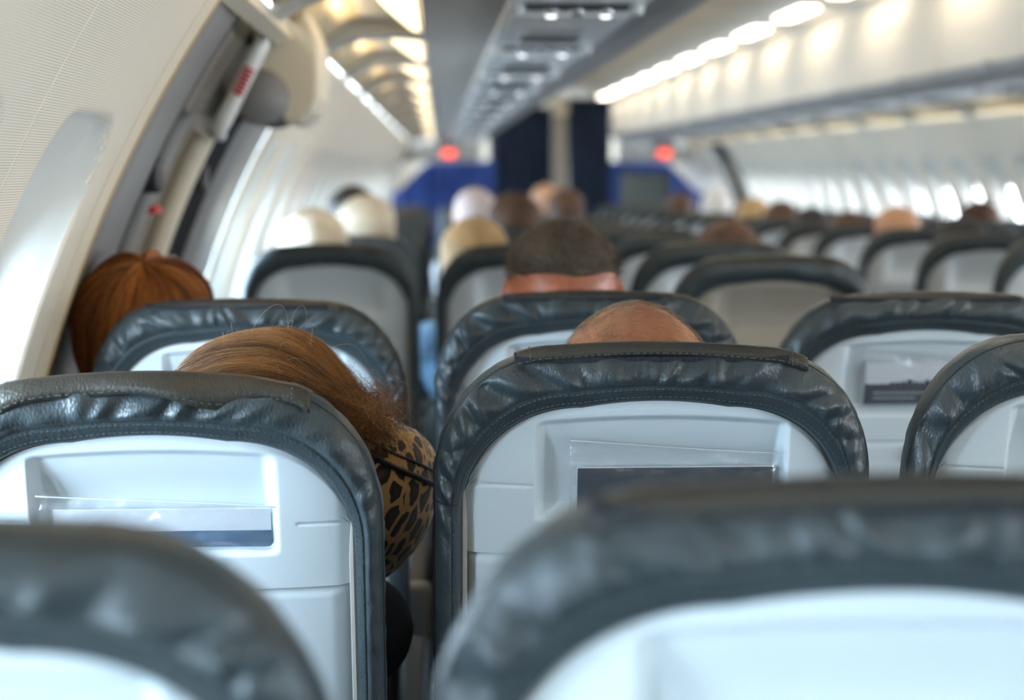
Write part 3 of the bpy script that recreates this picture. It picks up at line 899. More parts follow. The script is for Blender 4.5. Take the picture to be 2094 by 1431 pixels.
# far seats
F0 = make_seat(False, 9, (-.14, .14, 'flat', 2), RAD(11), (-1, 1)); C.objects.unlink(F0) if False else None
dark_t = None
left_rows = [4.07+.745*k for k in range(18)]
right_rows = [4.25+.71*k for k in range(19)]
first = True
def far_seat(c, yt, label, dz=0, extra_rec=0):
    global first
    t = F0 if first else copy_tree(F0); first = False
    place(t, XC[c], yt, 1.108+dz+sag(yt), RAD(11)); tag(t, label, 'seat', 'grey leather passenger seats'); return t
dk = far_seat('C', 3.40, 'dark olive seat with dark tan back on the left aisle, behind the brown haired head', .0)
M_TAN = principled('tan_shell', (.34, .31, .26), .5)  # beige-brown back shell and tray for this one seat
for k, yt in enumerate(left_rows):
    if yt > 17.2: break
    for c in 'ABC':
        far_seat(c, yt, 'grey seat in the %s column, %s row beyond the exit door' % (COLN[c], ORD[k]), random.uniform(-.008, .008))
for k, yt in enumerate(right_rows):
    if yt > 16.3: break
    for c in 'DEF':
        far_seat(c, yt, 'grey seat across the aisle, %s column, %s row going forward' % (COLN[c], ORD[k]), random.uniform(-.008, .008))

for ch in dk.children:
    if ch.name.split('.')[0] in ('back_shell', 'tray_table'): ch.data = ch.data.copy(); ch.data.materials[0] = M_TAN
# ------------------------------------------------------------------ pockets and cards
def back_item(seat_key, name, vf, mat, as_part, smooth=False):
    t, r = SEATS[seat_key]
    o = mesh_obj(name, vf, mat, t if as_part else None, smooth=smooth)
    if as_part: o.location = (0, 0, .45); o.rotation_euler = (r, 0, 0)
    else:
        o.location = t.location+Vector((0, 0, .45)); o.rotation_euler = (r, 0, 0)
    return o
def pouch_vf(u0, u1, zt0, zt1, zb, y=.009, seed=1):
    n, m = 50, 26
    def fn(a, b, lay):
        u = u0+(u1-u0)*a; zt = zt0+(zt1-zt0)*a+.0022*sin(a*3+seed); z = zb+(zt-zb)*b
        w = .0016*mnoise.noise(Vector((u*30, z*60, seed)))+.0012*mnoise.noise(Vector((u*90, z*120, seed+4)))
        edge = smooth01(min(a, 1-a), 0, .03)
        return (u, y-lay-.006*edge*sin(min(1, b*1.1)*pi/1.1)-w*2, z)
    g1 = grid(n, m, lambda a, b: fn(a, b, .0008)); g2 = grid(n, m, lambda a, b: fn(a, b, 0), True)
    return MB().add(g1).add(g2).vf()
def pouch(key, u0, u1, a, b, zb, seed):
    o = back_item(key, 'clear_pouch', pouch_vf(u0, u1, HB-a, HB-b, HB-zb, .012, seed), M_POUCH, True, True)
    t, r = SEATS[key]
    rim = mesh_obj('welded_rim', tube([(u0+(u1-u0)*k/20, .004, HB-a+(a-b)*k/20+.0022*sin(k/20*3+seed)) for k in range(21)], .0006, 6), principled('film_edge', (.66, .72, .76), .4), o)
    mesh_obj('pocket_backing', box(u0+.005, u1-.005, .019, .0215, HB-zb, HB-zb+.03, .0005), M_SHELL, o)
    return o
pouch(('B', 1), -.088, .134, .100, .112, .186, 2)
pouch(('A', 1), -.118, .124, .118, .137, .194, 5)
pouch(('C', 2), -.096, .134, .088, .096, .176, 8)
o = back_item(('B', 1), 'safety_card', box(-.079, .131, .0145, .0165, HB-.184, HB-.1345, .0006), M_CARDN, False)
tag(o, 'dark navy card in the clear pouch of the sharp middle seat', 'card')
mesh_obj('white_edge', box(-.080, .132, .0166, .0176, HB-.184, HB-.1335, .0003), M_CARDW, o)
o = back_item(('A', 1), 'safety_card', box(-.105, .117, .0145, .0165, HB-.19, HB-.141, .0006), M_CARDW, False)
tag(o, 'white card with a blue lower band in the left window seat pouch', 'card')
mesh_obj('blue_band', box(-.105, .117, .0135, .0150, HB-.19, HB-.166, .0003), M_CARDB, o)
o = back_item(('C', 2), 'safety_card', box(-.088, .128, .0145, .0165, HB-.174, HB-.108, .0006), M_CARDW, False)
tag(o, 'white card with dark blue skyline band in the aisle seat pouch', 'card')
k = MB().add(box(-.088, .128, .0130, .0150, HB-.174, HB-.142))
for i in range(16):
    x = -.05+.009*i; hh = random.uniform(.002, .010); k.add(box(x, x+.007, .0130, .0150, HB-.142, HB-.142+hh))
mesh_obj('blue_skyline', k.vf(), M_CARDN, o, False)
k = MB().add(box(-.075, .02, .0122, .0131, HB-.157, HB-.154)).add(box(-.075, -.01, .0122, .0131, HB-.165, HB-.1625))
mesh_obj('faint_lines', k.vf(), M_CARDG, o, False)

# ------------------------------------------------------------------ people
def ico(sub=3):
    bm = bmesh.new(); bmesh.ops.create_icosphere(bm, subdivisions=sub, radius=1); return bm_vf(bm)
ICO3, ICO5 = ico(3), ico(5)
def ell(c, r, rot=None, src=None):
    M = Matrix.Translation(c) @ (rot.to_4x4() if rot is not None else Matrix.Identity(4)) @ Matrix.Diagonal((*r, 1))
    return ([M @ Vector(p) for p in (src or ICO3)[0]], (src or ICO3)[1])
def caps(a, b, ra, rb, n=16):
    """tapered round-ended limb"""
    a, b = Vector(a), Vector(b); d = (b-a).normalized(); pts = []; rr = []
    for k in range(6): q = -pi/2+pi/2*k/5; pts.append(a+d*ra*sin(q)); rr.append(max(.0005, ra*cos(q)))
    for k in range(1, 5): pts.append(a.lerp(b, k/5)); rr.append(ra+(rb-ra)*k/5)
    for k in range(6): q = pi/2*k/5; pts.append(b+d*rb*sin(q)); rr.append(max(.0005, rb*cos(q)))
    return tube(pts, rr, n)
G = lambda x, s: math.exp(-(x/s)**2)
def head_pt(d):
    """unit direction -> head surface point; face looks along +y, skull centre at origin"""
    x, y, z = d
    p = Vector((x*.083*(1+.14*G(z-.62, .32)), y*(.098 if y > 0 else .102), z*(.112 if z > 0 else .125)))
    if z < 0: p.x *= 1-.30*smooth01(-z, .1, 1)
    if z < -.35 and y < 0: p.y += .045*smooth01(-z, .35, .9)
    if z < 0 and y > 0: p.y += .012*smooth01(-z, .3, .9)
    if y > 0:
        p.y += .026*G(x, .13)*G(z+.16, .16)+.010*G(x, .10)*G(z-.02, .2)       # nose
        p.y += .005*G(z-.22, .10)*G(abs(x)-.3, .25)                             # brow
        p.y -= .010*G(abs(x)-.36, .16)*G(z-.04, .13)                            # eye sockets
        p.y += .004*G(abs(x)-.36, .10)*G(z-.03, .07)                            # lids
        p.y += .007*G(x, .26)*G(z+.48, .05)+.006*G(x, .22)*G(z+.60, .05)        # lips
        p.y += .010*G(x, .22)*G(z+.82, .14)                                     # chin
        p += Vector((.006*(1 if x > 0 else -1)*G(abs(x)-.6, .25)*G(z+.15, .2), 0, 0))
    return p
def remeshed(name, vf, voxel, smooth_it=3):
    me = bpy.data.meshes.new(name); me.from_pydata([tuple(v) for v in vf[0]], [], vf[1]); me.update()
    o = bpy.data.objects.new(name, me); C.objects.link(o)
    m = o.modifiers.new('r', 'REMESH'); m.mode = 'VOXEL'; m.voxel_size = voxel; m.use_smooth_shade = True
    s = o.modifiers.new('s', 'SMOOTH'); s.iterations = smooth_it; s.factor = .5
    dg = bpy.context.evaluated_depsgraph_get(); dg.update()
    r = bpy.data.meshes.new_from_object(o.evaluated_get(dg)); bpy.data.objects.remove(o)
    r.name = name
    return r
def body_frames(head_off, head_rot, Hz):
    """seated skeleton; origin on the floor under the hips, facing +y. head centre at head_off"""
    hc = Vector(head_off)
    neck = Vector((hc.x*.75, hc.y+.005, hc.z-.15))
    chest = Vector((hc.x*.45, -.045, hc.z-.30)); pel = Vector((0, .05, .56))
    sh = [Vector((neck.x*.35+s*.160, -.05, hc.z-.235)) for s in (-1, 1)]
    el = [Vector((neck.x*.2+s*.165, .05, .72)) for s in (-1, 1)]
    wr = [Vector((s*.12, .28, .66)) for s in (-1, 1)]
    hip = [Vector((s*.09, .06, .54)) for s in (-1, 1)]; kn = [Vector((s*.12, .47, .56)) for s in (-1, 1)]; an = [Vector((s*.12, .44, .10)) for s in (-1, 1)]
    return dict(hc=hc, neck=neck, chest=chest, pel=pel, sh=sh, el=el, wr=wr, hip=hip, kn=kn, an=an)
def head_parts(hc, rot, src=ICO5):
    M = Matrix.Translation(hc) @ rot.to_4x4()
    mb = MB(); mb.add(([head_pt(p) for p in src[0]], src[1]), M)
    for s in (-1, 1):
        ear = MB().add(ell((s*.088, -.008, -.004), (.008, .019, .033), Matrix.Rotation(s*.45, 3, 'Z')))
        ear.add(ell((s*.082, .0, -.006), (.010, .010, .02)))
        mb.add(ear.vf(), M)
    return mb
def body_mesh(fr, rot, voxel):
    mb = head_parts(fr['hc'], rot)
    nb = fr['hc']+rot @ Vector((0, -.025, -.07))
    mb.add(caps(nb, fr['neck'], .054, .058)); mb.add(caps(fr['neck'], fr['chest'], .062, .09))
    mb.add(ell((fr['chest']+fr['pel'])/2+Vector((0, .01, .02)), (.15, .105, .24)))
    mb.add(ell(fr['chest']+Vector((0, 0, -.02)), (.165, .105, .13))); mb.add(ell(fr['pel'], (.165, .12, .11)))
    mb.add(caps(fr['sh'][0], fr['sh'][1], .055, .055))
    for i, s in enumerate((-1, 1)):
        mb.add(caps(fr['sh'][i], fr['el'][i], .052, .040)); mb.add(caps(fr['el'][i], fr['wr'][i], .040, .026))
        mb.add(caps(fr['hip'][i], fr['kn'][i], .085, .058)); mb.add(caps(fr['kn'][i], fr['an'][i], .056, .036))
        a = fr['an'][i]; mb.add(caps(a+Vector((0, 0, -.05)), a+Vector((s*.01, .16, -.065)), .036, .030))
        w = fr['wr'][i]; pd = Vector((-s*.35, 1, -.35)).normalized(); palm = w+pd*.055
        sd = pd.cross(Vector((0, 0, 1))).normalized()
        mb.add(ell(w+pd*.05, (.040, .046, .017), pd.to_track_quat('Y', 'Z').to_matrix()))
        for f_, (off, ln) in enumerate(((-.03, .062), (-.010, .072), (.010, .068), (.029, .052))):
            b = palm+pd*.03+sd*off; m1 = b+pd*ln*.5+Vector((0, 0, .004)); m2 = m1+pd*ln*.35+Vector((0, 0, -ln*.4))
            mb.add(caps(b, m1, .0095, .0085, 10)); mb.add(caps(m1, m2, .0085, .007, 10))
        tb = w+pd*.03-sd*s*-.030*1; tdir = (pd*.7+sd*s*-1*-.8).normalized()
        mb.add(caps(w+pd*.025+sd*(-s)*.022, w+pd*.055+sd*(-s)*.050, .012, .0095, 10)); mb.add(caps(w+pd*.055+sd*(-s)*.050, w+pd*.085+sd*(-s)*.052+Vector((0, 0, -.012)), .0095, .008, 10))
    return remeshed('body', mb.vf(), voxel)
def shirt_mesh(fr, voxel, grow=.012):
    mb = MB(); g = grow
    mb.add(caps(fr['neck']+Vector((0, -.004, .0)), fr['chest'], .062+g*.3, .095+g))
    mb.add(ell((fr['chest']+fr['pel'])/2+Vector((0, .01, .02)), (.155+g, .112+g, .25)))
    mb.add(ell(fr['chest']+Vector((0, 0, -.02)), (.168+g, .11+g, .135))); mb.add(ell(fr['pel']+Vector((0, 0, .02)), (.168+g, .122+g, .10)))
    mb.add(caps(fr['sh'][0], fr['sh'][1], .060+g*.5, .060+g*.5))
    for i in (0, 1):
        mb.add(caps(fr['sh'][i], fr['el'][i], .058+g, .046+g)); mb.add(caps(fr['el'][i], fr['el'][i].lerp(fr['wr'][i], .82), .046+g, .034+g*.6))
    return remeshed('shirt', mb.vf(), voxel)
def trouser_mesh(fr, voxel):
    mb = MB(); mb.add(ell(fr['pel']+Vector((0, 0, -.01)), (.175, .13, .105)))
    for i in (0, 1):
        mb.add(caps(fr['hip'][i], fr['kn'][i], .094, .07)); mb.add(caps(fr['kn'][i], fr['an'][i].lerp(fr['kn'][i], .06), .068, .055))
    return remeshed('trousers', mb.vf(), voxel)
def cap_mesh(fr_hc, rot, kind, thick, seed=0, src=None):
    """hair mass following the skull; kind sets the hairline"""
    src = src or ICO5
    M = Matrix.Translation(fr_hc) @ rot.to_4x4()
    V0 = src[0]
    def m(d):
        x, y, z = d
        if kind == 'short': line = -.45 if y < -.25 else (-.45+(y+.25)*1.9 if y < .35 else .62)
        elif kind == 'crop': line = .36 if y < -.1 else (.36+(y+.1)*.8)
        elif kind == 'long': line = (-.15 if x < .2 else .25) if y < .15 else (.15 if abs(x) > .75 else .58)
        elif kind == 'bald': line = -.45 if y < -.1 else .2
        elif kind == 'bob': line = -1.05 if y < .2 else (.1 if abs(x) > .7 else .58)
        return smooth01(z-line, -.10, .34) if kind == 'crop' else smooth01(z-line, -.05, .12)
    mm = [m(d) for d in V0]
    keep = [f for f in src[1] if all(mm[i] > .02 for i in f)]
    used = sorted({i for f in keep for i in f}); ix = {v: k for k, v in enumerate(used)}
    outv = []; inv = []
    for i in used:
        d = V0[i]; p = head_pt(d); nn = Vector(d).normalized()
        t = thick*mm[i]*(1+.35*mnoise.noise(Vector(d)*3+Vector((seed, 0, 0))))
        if kind == 'bob': t += .010*smooth01(-d[2], -.3, .6)+.003*sin(atan2(d[0], d[1])*40+seed)*.5
        outv.append(M @ (p+nn*(t+.001))); inv.append(M @ (p-nn*.004))
    k = len(used); F = [tuple(ix[i] for i in f) for f in keep]+[tuple(ix[i]+k for i in reversed(f)) for f in keep]
    # close the rim
    ec = {}
    for f in keep:
        for a, b in zip(f, f[1:]+f[:1]): ec[(a, b)] = 1
    for (a, b) in list(ec):
        if (b, a) not in ec: F.append((ix[b], ix[a], ix[a]+k, ix[b]+k))
    return outv+inv, F
def strands(name, curves, radius, mat, parent):
    """real hair curves; curves = list of point lists"""
    h = bpy.data.hair_curves.new(name); sizes = [len(c) for c in curves]
    h.add_curves(sizes)
    flat = np.array([q for c in curves for p in c for q in p], dtype=np.float32)
    h.attributes['position'].data.foreach_set('vector', flat) if 'position' in h.attributes else h.points.foreach_set('position', flat)
    rr = []
    for c in curves:
        n = len(c)
        for i in range(n): rr.append(radius*(1-.75*(i/(n-1))**2))
    if 'radius' not in h.attributes: h.attributes.new('radius', 'FLOAT', 'POINT')
    h.attributes['radius'].data.foreach_set('value', rr)
    h.materials.append(mat)
    o = bpy.data.objects.new(name, h); return link(o, parent)

def cloth(name, col): return add_noise(principled(name, col, .85), 25, tuple(c*.85 for c in col), tuple(min(1, c*1.1) for c in col), bump=.5, bscale=40, dist=.01)
PERSON_CACHE = {}
def make_person(key, head_off, head_rot, skin, shirt, trousers, voxel=.006, label='', loc=(0, 0, 0), hairspec=None):
    t = empty('person', loc)
    fr = body_frames(head_off, head_rot, 0)
    ck = (tuple(head_off), tuple(head_rot.to_euler()), voxel)
    if ck not in PERSON_CACHE:
        PERSON_CACHE[ck] = (body_mesh(fr, head_rot, voxel), shirt_mesh(fr, voxel*1.6), trouser_mesh(fr, voxel*1.8))
    b, s, tr = PERSON_CACHE[ck]
    def use(name, me, mat):
        me = me.copy() if me.materials and me.materials[0] != mat else me
        me.materials.clear(); me.materials.append(mat); return mesh_obj(name, me, None, t)
    use('body', b, skin); use('shirt', s, shirt); use('trousers', tr, trousers)
    hair = None
    if hairspec:
        kind, thick, mat, sd = hairspec
        hair = mesh_obj('hair', cap_mesh(fr['hc'], head_rot, kind, thick, sd, ICO5 if voxel < .008 else ICO4), mat, t)
    tag(t, label, 'person', 'seated passengers')
    return t, fr, hair
ICO4 = ico(4)
R3 = lambda x=0, y=0, z=0: (Matrix.Rotation(z, 3, 'Z') @ Matrix.Rotation(y, 3, 'Y') @ Matrix.Rotation(x, 3, 'X'))
JEANS = cloth('denim', (.06, .10, .18)); DARKC = cloth('dark_cloth', (.03, .035, .04)); GREEN = cloth('green_cloth', (.01, .06, .045))
LBLUE = cloth('light_blue_shirt', (.22, .40, .60)); WHITEC = cloth('white_cloth', (.75, .76, .80)); BEIGEC = cloth('beige_cloth', (.5, .4, .28))

# --- balding man, focused seat B row 1
def surf(hc, rot, d, off): 
    d = Vector(d).normalized(); return hc+rot @ (head_pt(d)+d*off)
rot = R3(.10, 0, .08)
HX = -1.030; seatY = 1.61
t, fr, hr = make_person('bald', (0, -.11, 1.045), rot, skin_mat('skin_tan', (.44, .175, .085)), LBLUE, DARKC, .006,
    'balding person with sparse brown fringe, seen above the sharp middle seat', (-1.020, 1.945, -.013), None)
fr_hc = fr['hc']; rnd = random.Random(5); cs = []
for i in range(15000):
    d = Vector((rnd.gauss(0, 1), rnd.gauss(0, 1), rnd.gauss(0, 1))).normalized()
    if d.z < -.35 or d.y > .65: continue
    crown = Vector((.12, -.25, .95)).normalized(); dens = smooth01(math.acos(max(-1, min(1, d.dot(crown)))), .35, 1.0)
    if d.x < -.15: dens = max(dens, .55)
    if rnd.random() > .38+.62*dens: continue
    p = surf(fr_hc, rot, d, 0); nn = rot @ d
    flow = (Vector((.5, -.3, -.25))+Vector((rnd.gauss(0, .45), rnd.gauss(0, .45), rnd.gauss(0, .45)))); flow = (flow-nn*flow.dot(nn)).normalized()
    L = rnd.uniform(.008, .020); pts = []
    for k in range(6):
        q = k/5; pts.append(p+nn*(.0005+L*.34*q-L*.20*q*q)+flow*L*q*q**.3)
    cs.append(pts)
strands('hair', cs, .00013, hair_mat('hair_sandy', (.08, .03, .012), (.50, .34, .20)), t)

# --- man with cropped grey hair, row 2 B
rot = R3(.0, 0, -.06)
M_CROP = cap_mat('cropped_grey', (.035, .022, .013), (.10, .07, .045))
t, fr, hr = make_person('crop', (0, -.11, 1.100), rot, M_SKIN_RED, LBLUE, JEANS, .006,
    'person with cropped greying hair and red ears, head above the pleated middle seat', (-1.050, 2.635, .0), ('crop', .007, M_CROP, 1))
hr.scale = (1, 1, 1)
cs = []; rnd = random.Random(8)
for i in range(20000):
    d = Vector((rnd.gauss(0, 1), rnd.gauss(0, 1), rnd.gauss(0, 1))).normalized()
    line = 0 if d.y < -.1 else (d.y+.1)*.9
    if d.z-line < .40 and rnd.random() > max(0, (d.z-line)/.40)**2.2: continue
    if d.z < line or d.y > .6: continue
    p = surf(fr['hc'], rot, d, .004); nn = rot @ d; j = Vector((rnd.gauss(0, .25), rnd.gauss(0, .25), rnd.gauss(0, .25)))
    L = rnd.uniform(.005, .011)*(1.0 if d.z > .2 else .6); cs.append([p+(nn+j)*L*k/3 for k in range(4)])
strands('hair_strands', cs, .0003, hair_mat('hair_grey_crop', (.03, .018, .010), (.26, .19, .13)), hr)

# --- woman with brown hair leaning on the leopard pillow, row 1 A
rot = R3(.15, .42, .2)
HWx, HWy, HWz = -1.437, 1.765, 1.000
M_BROWN = cap_mat('brown_hair', (.07, .028, .010), (.14, .06, .022))
t, fr, hr = make_person('woman', (.082, -.11, .988), rot, M_SKIN, DARKC, GREEN, .006,
    'person with long brown hair gathered to one side, head behind the wavy flap seat', (-1.532, 1.915, -.006), ('long', .013, M_BROWN, 3))
hc = fr['hc']; rnd = random.Random(11); cs = []
rx, ry, rz = .106, .124, .122
P0 = Vector((-.80, .35, -.28)).normalized(); K = hc+Vector((.112, -.03, .030))
e1 = P0.cross(Vector((0, 0, 1))).normalized(); e2 = P0.cross(e1).normalized()
RI = rot.inverted()
def elp(d, k=1.0): return hc+rot @ (head_pt(RI @ d)+(RI @ d)*.026)*k+Vector((-.030*max(0, -d.x)**1.5, 0, 0))
for i in range(15000):
    ph = rnd.uniform(0, 2*pi); k0 = 1+rnd.uniform(-.04, .035)+.015*sin(ph*23)+.010*sin(ph*61); a0 = rnd.uniform(.05, .55); a1 = rnd.uniform(2.35, 2.95)
    pts = []; n = 18; ph2 = ph+rnd.gauss(0, .13); ends = K+Vector((rnd.gauss(0, .012), rnd.gauss(0, .012), rnd.gauss(0, .012)))
    wv = rnd.uniform(0, 6)
    for j in range(n):
        q = j/(n-1); a = a0+(a1-a0)*q; f = ph+(ph2-ph)*q+.05*sin(q*5+wv)
        d = P0*cos(a)+(e1*cos(f)+e2*sin(f))*sin(a)
        p = elp(d, k0*(1-.02*q)+.004*sin(q*9+wv))
        b = smooth01(q, .72, 1.0); p = p.lerp(ends, b*.75)
        pts.append(p)
    if sum(p.z for p in pts)/n < hc.z-.03 or any(p.x > hc.x+.05 and p.z < hc.z+.015 for p in pts): continue
    cs.append(pts)
# messy gathered ends falling over the pillow
for i in range(2000):
    st = K+Vector((rnd.gauss(0, .016), rnd.gauss(0, .018), rnd.gauss(0, .016)+.012)); dr = Vector((rnd.uniform(-.1, .9), rnd.uniform(-.4, .4), rnd.uniform(-.65, .35))).normalized()
    L = rnd.uniform(.015, .042); cu = rnd.uniform(-1, 1); w = rnd.uniform(0, 6); pts = []
    s_ = dr.cross(Vector((0, 1, 0))).normalized()
    for j in range(12):
        q = j/11; pts.append(st+dr*L*q+s_*(.012*cu*sin(q*3.0)+.004*sin(q*9+w))+Vector((0, .004*cos(q*8+w), -.008*q*q)))
    cs.append(pts)
M_HS = hair_mat('hair_brown_strand', (.13, .05, .014), (.62, .29, .09), .36)
M_HD = hair_mat('hair_brown_deep', (.035, .013, .005), (.16, .065, .022), .4)
ca, cb = [], []
for k, c in enumerate(cs):
    m_ = c[len(c)//2]; v = mnoise.noise(Vector(((m_-hc).y*26, (m_-hc).z*60, (m_-hc).x*6)))+.5*mnoise.noise(Vector(((m_-hc).y*90, (m_-hc).z*190, 3)))
    (ca if v+.25*(m_.z-hc.z)/.1+rnd.gauss(0, .10) > .10 else cb).append(c)
strands('hair_strands', ca, .00013, M_HS, hr); strands('hair_strands', cb, .00015, M_HD, hr)
# flyaway single hairs, the light they catch painted as a pale tone
fl = []
def loop(a, b, c, d):
    a, b, c, d = map(Vector, (a, b, c, d)); return [a*(1-q)**3+b*3*q*(1-q)**2+c*3*q*q*(1-q)+d*q**3 for q in [k/20 for k in range(21)]]
T = elp(Vector((0, -.1, 1)).normalized(), 1.0)
fl.append(loop(T+Vector((-.022, 0, -.002)), T+Vector((-.01, 0, .03)), T+Vector((.024, 0, .055)), T+Vector((.020, 0, .0))))
fl.append(loop(T+Vector((.026, 0, -.002)), T+Vector((.018, 0, .03)), T+Vector((.052, 0, .052)), T+Vector((.038, 0, -.002))))
fl.append(loop(T+Vector((.020, 0, 0)), T+Vector((.020, 0, .02)), T+Vector((.030, 0, .02)), T+Vector((.028, 0, -.004))))
for i in range(150):
    ph = rnd.uniform(0, 2*pi); a = rnd.uniform(.5, 2.4); d = P0*cos(a)+(e1*cos(ph)+e2*sin(ph))*sin(a)
    if d.z < .1: continue
    p = elp(d, 1.01); v = Vector((rnd.uniform(-.3, 1), rnd.uniform(-.4, .4), rnd.uniform(-.1, .5))).normalized(); L = rnd.uniform(.01, .045)
    fl.append([p+v*L*q+Vector((0, 0, -.6*L*q*q))+d*.006*sin(q*pi)*rnd.uniform(.9, 1.1) for q in [k/7 for k in range(8)]])
strands('flyaway_hairs', fl, .00011, hair_mat('hair_fly_lit', (.45, .30, .16), (.75, .62, .48), .3), hr)

# --- leopard neck pillow
def pillow():
    t = empty('neck_pillow', (-1.418, 1.895, .945))
    tag(t, 'leopard print neck pillow squeezed in the gap between two front seats', 'pillow')
    n, m = 72, 36; V = []
    A0, A1 = RAD(118), RAD(118+304)       # opening faces forward
    def ring(a):
        rt = .066+.010*cos(a)             # fatter on the side it is pressed to
        q = min(abs(a-A0), abs(A1-a)); rt *= smooth01(q, -.25, .25)**.5 if q < .25 else 1
        return rt
    for i in range(n+1):
        a = A0+(A1-A0)*i/n; r = ring(a); c = Vector((.098*cos(a), .100*sin(a), 0))
        for j in range(m):
            b = 2*pi*j/m; o = Vector((cos(a)*cos(b), sin(a)*cos(b), sin(b)))
            k = 1+.03*mnoise.noise(Vector((i*.22, cos(b)*1.5, sin(b)*1.5)))
            V.append(c+Vector((o.x*r, o.y*r, o.z*r*1.42))*k)
    F = []
    for i in range(n):
        for j in range(m): F.append((i*m+j, i*m+(j+1) % m, (i+1)*m+(j+1) % m, (i+1)*m+j))
    F += [tuple(range(m)), tuple(n*m+j for j in range(m-1, -1, -1))]
    o = mesh_obj('cushion', (V, F), M_LEO, t)
    seam = [Vector(V[i*m+4])*1.004 for i in range(2, n-1)]
    mesh_obj('piping', tube(seam, .0035, 8), M_BLACK, t)
    seam = [Vector(V[i*m+5])+Vector((0, 0, .001)) for i in range(20, n-8)]
    mesh_obj('zipper', tube(seam, .0018, 6), M_BLACK, t)
    t.rotation_euler = (RAD(-6), RAD(33), 0)
    return t
pillow()

# --- red haired person by the window, row 2 A
rot = R3(.1, -.1, .1)
M_GINGER = cap_mat('ginger_hair', (.10, .022, .006), (.20, .05, .012))
t, fr, hr = make_person('red', (-.09, -.11, 1.030), rot, M_SKIN, DARKC, DARKC, .006,
    'person with tousled ginger hair leaning against the window wall', (-1.624, 2.64, -.002), ('bob', .006, M_GINGER, 5))
hc = fr['hc']; cs = []; rnd = random.Random(21); RI2 = rot.inverted()
part = Vector((.08, -.35, .93)).normalized(); e1 = part.cross(Vector((0, 1, 0))).normalized(); e2 = part.cross(e1)
for i in range(7000):
    ph = rnd.uniform(0, 2*pi); k0 = 1.0+rnd.uniform(-.03, .05)+.035*sin(ph*7)+.03*sin(ph*19); a1 = rnd.uniform(1.5, 2.3); pts = []; w = rnd.uniform(0, 6)
    for j in range(12):
        q = j/11; a = .05+(a1-.05)*q; f = ph+.12*sin(q*4+w)
        d = part*cos(a)+(e1*cos(f)+e2*sin(f))*sin(a); r = k0*(1-.06*G(q, .18))
        dl = RI2 @ d; p = hc+rot @ (head_pt(dl)+dl*.022)*r
        if p.z < hc.z: p.x = hc.x+(p.x-hc.x)*1.02
        pts.append(p)
    cs.append(pts)
ca, cb = [], []
for c in cs:
    m_ = c[6]-hc; v = mnoise.noise(m_*38)+.3*mnoise.noise(m_*110)
    (ca if v+rnd.gauss(0, .08) > -.05 else cb).append(c)
strands('hair_strands', ca, .0003, hair_mat('hair_ginger', (.36, .10, .02), (.80, .32, .07), .4), hr)
strands('hair_strands', cb, .0003, hair_mat('hair_ginger_deep', (.06, .014, .004), (.24, .06, .013), .45), hr)

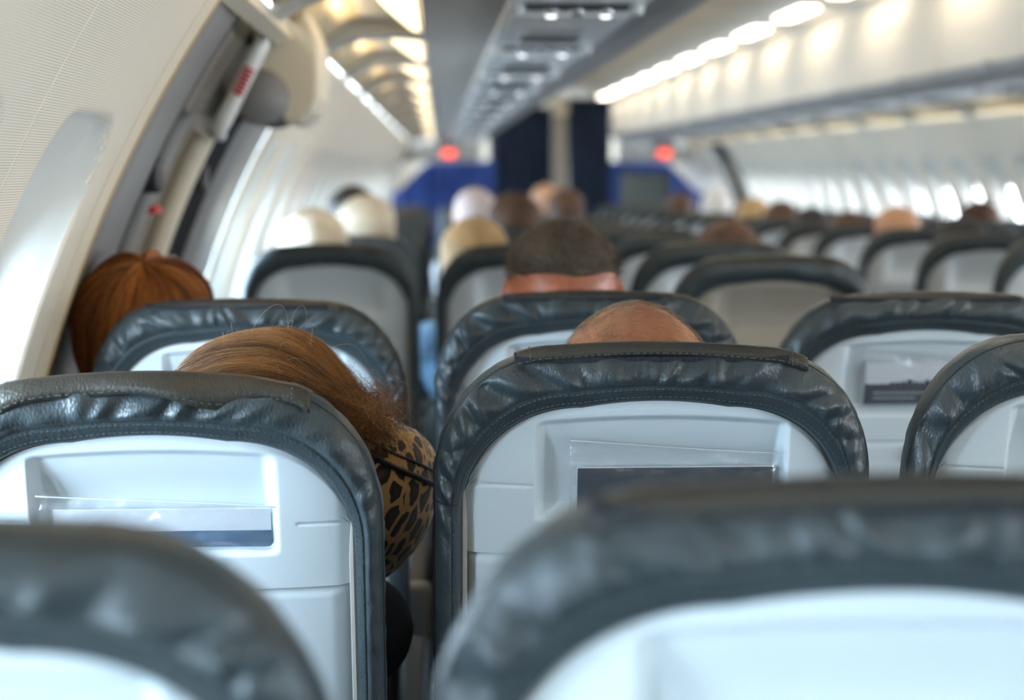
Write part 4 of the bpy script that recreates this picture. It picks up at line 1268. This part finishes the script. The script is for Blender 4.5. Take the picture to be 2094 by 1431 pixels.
# --- blurred passengers further forward: x, y of the head, top of head z, hairstyle, hair colour, shirt, label
HC = {'white': ((.55, .52, .47), (.8, .77, .72)), 'cream': ((.6, .5, .36), (.78, .68, .52)), 'dark': ((.015, .012, .010), (.04, .03, .025)), 'brown': ((.05, .02, .01), (.12, .055, .025)),
      'blond': ((.40, .24, .10), (.58, .38, .18)), 'tan': ((.50, .26, .14), (.60, .34, .20)), 'pinkwhite': ((.62, .50, .48), (.75, .62, .60)), 'black': ((.01, .01, .012), (.02, .02, .022))}
far_people = [
    (-1.595, 4.25, 1.190, 'bob', 'cream', WHITEC, 'person with fair hair lit by the window, first window seat past the exit'),
    (-1.478, 4.95, 1.216, 'short', 'cream', BEIGEC, 'person with pale cream hair, one row ahead of the fair haired window passenger'),
    (-1.560, 5.72, 1.238, 'short', 'dark', DARKC, 'dark haired person half hidden by the pale cream haired passenger'),
    (-1.150, 4.22, 1.168, 'short', 'blond', LBLUE, 'person with sandy blond hair to the left of the cropped grey head'),
    (-.968, 5.72, 1.212, 'bob', 'brown', DARKC, 'brown haired person above the cropped grey head, left middle column'),
    (-1.095, 6.48, 1.222, 'bald', 'pinkwhite', WHITEC, 'bald pinkish headed person further up the left middle column'),
    (-.452, 4.22, 1.160, 'short', 'brown', DARKC, 'dark brown haired person just above the dark olive aisle seat'),
    (-.60, 7.95, 1.20, 'short', 'brown', BEIGEC, 'brown haired person on the left aisle below the beige pillar'),
    (-1.05, 8.70, 1.20, 'bob', 'black', DARKC, 'black haired person far up the left middle column'),
    (-.50, 10.9, 1.19, 'bob', 'tan', LBLUE, 'tan haired person far up the left aisle column'),
    (.500, 11.25, 1.135, 'short', 'brown', DARKC, 'brown haired person across the aisle in front of the right blue curtain'),
    (.570, 10.2, 1.165, 'bob', 'white', WHITEC, 'white haired person in front of the right end of the blue curtain'),
    (.530, 8.75, 1.135, 'bob', 'blond', BEIGEC, 'fair haired person on the right aisle, beside the brown haired one'),
    (.530, 8.04, 1.135, 'short', 'brown', DARKC, 'brown haired person on the right aisle, just nearer than the fair haired one'),
    (.520, 7.33, 1.120, 'short', 'black', DARKC, 'black haired person low behind a seat on the right aisle'),
    (.520, 6.62, 1.118, 'short', 'brown', BEIGEC, 'brown haired person low behind a seat, next to the bald tan head'),
    (.515, 5.91, 1.158, 'bald', 'tan', WHITEC, 'bald tan headed person on the right aisle'),
    (.530, 5.20, 1.137, 'short', 'black', DARKC, 'black haired person on the right aisle, near the right edge of the picture'),
    (1.08, 6.62, 1.162, 'short', 'brown', WHITEC, 'dark brown haired person in a right middle seat at the right edge of the picture'),
]
HMAT = {}
for i, (x, y, zt, kind, hcn, shm, lb) in enumerate(far_people):
    col = min(XC.values(), key=lambda v: abs(v-x)); off = (-.06 if x-col < -.04 else (.06 if x-col > .04 else 0))
    hz = 1.06; rot = R3(.05, 0, 0)
    if hcn not in HMAT: HMAT[hcn] = cap_mat('hair_'+hcn, *HC[hcn])
    skin = M_SKIN if hcn != 'tan' else M_SKIN_RED
    th = {'bob': .016, 'short': .010, 'bald': .003}[kind]
    make_person('far', (off, -.11, hz), rot, skin, shm, JEANS if i % 2 else DARKC, .010, lb, (x-off, y+.14+.08, zt-hz-.112-th*.8), (kind, th, HMAT[hcn], i % 3))
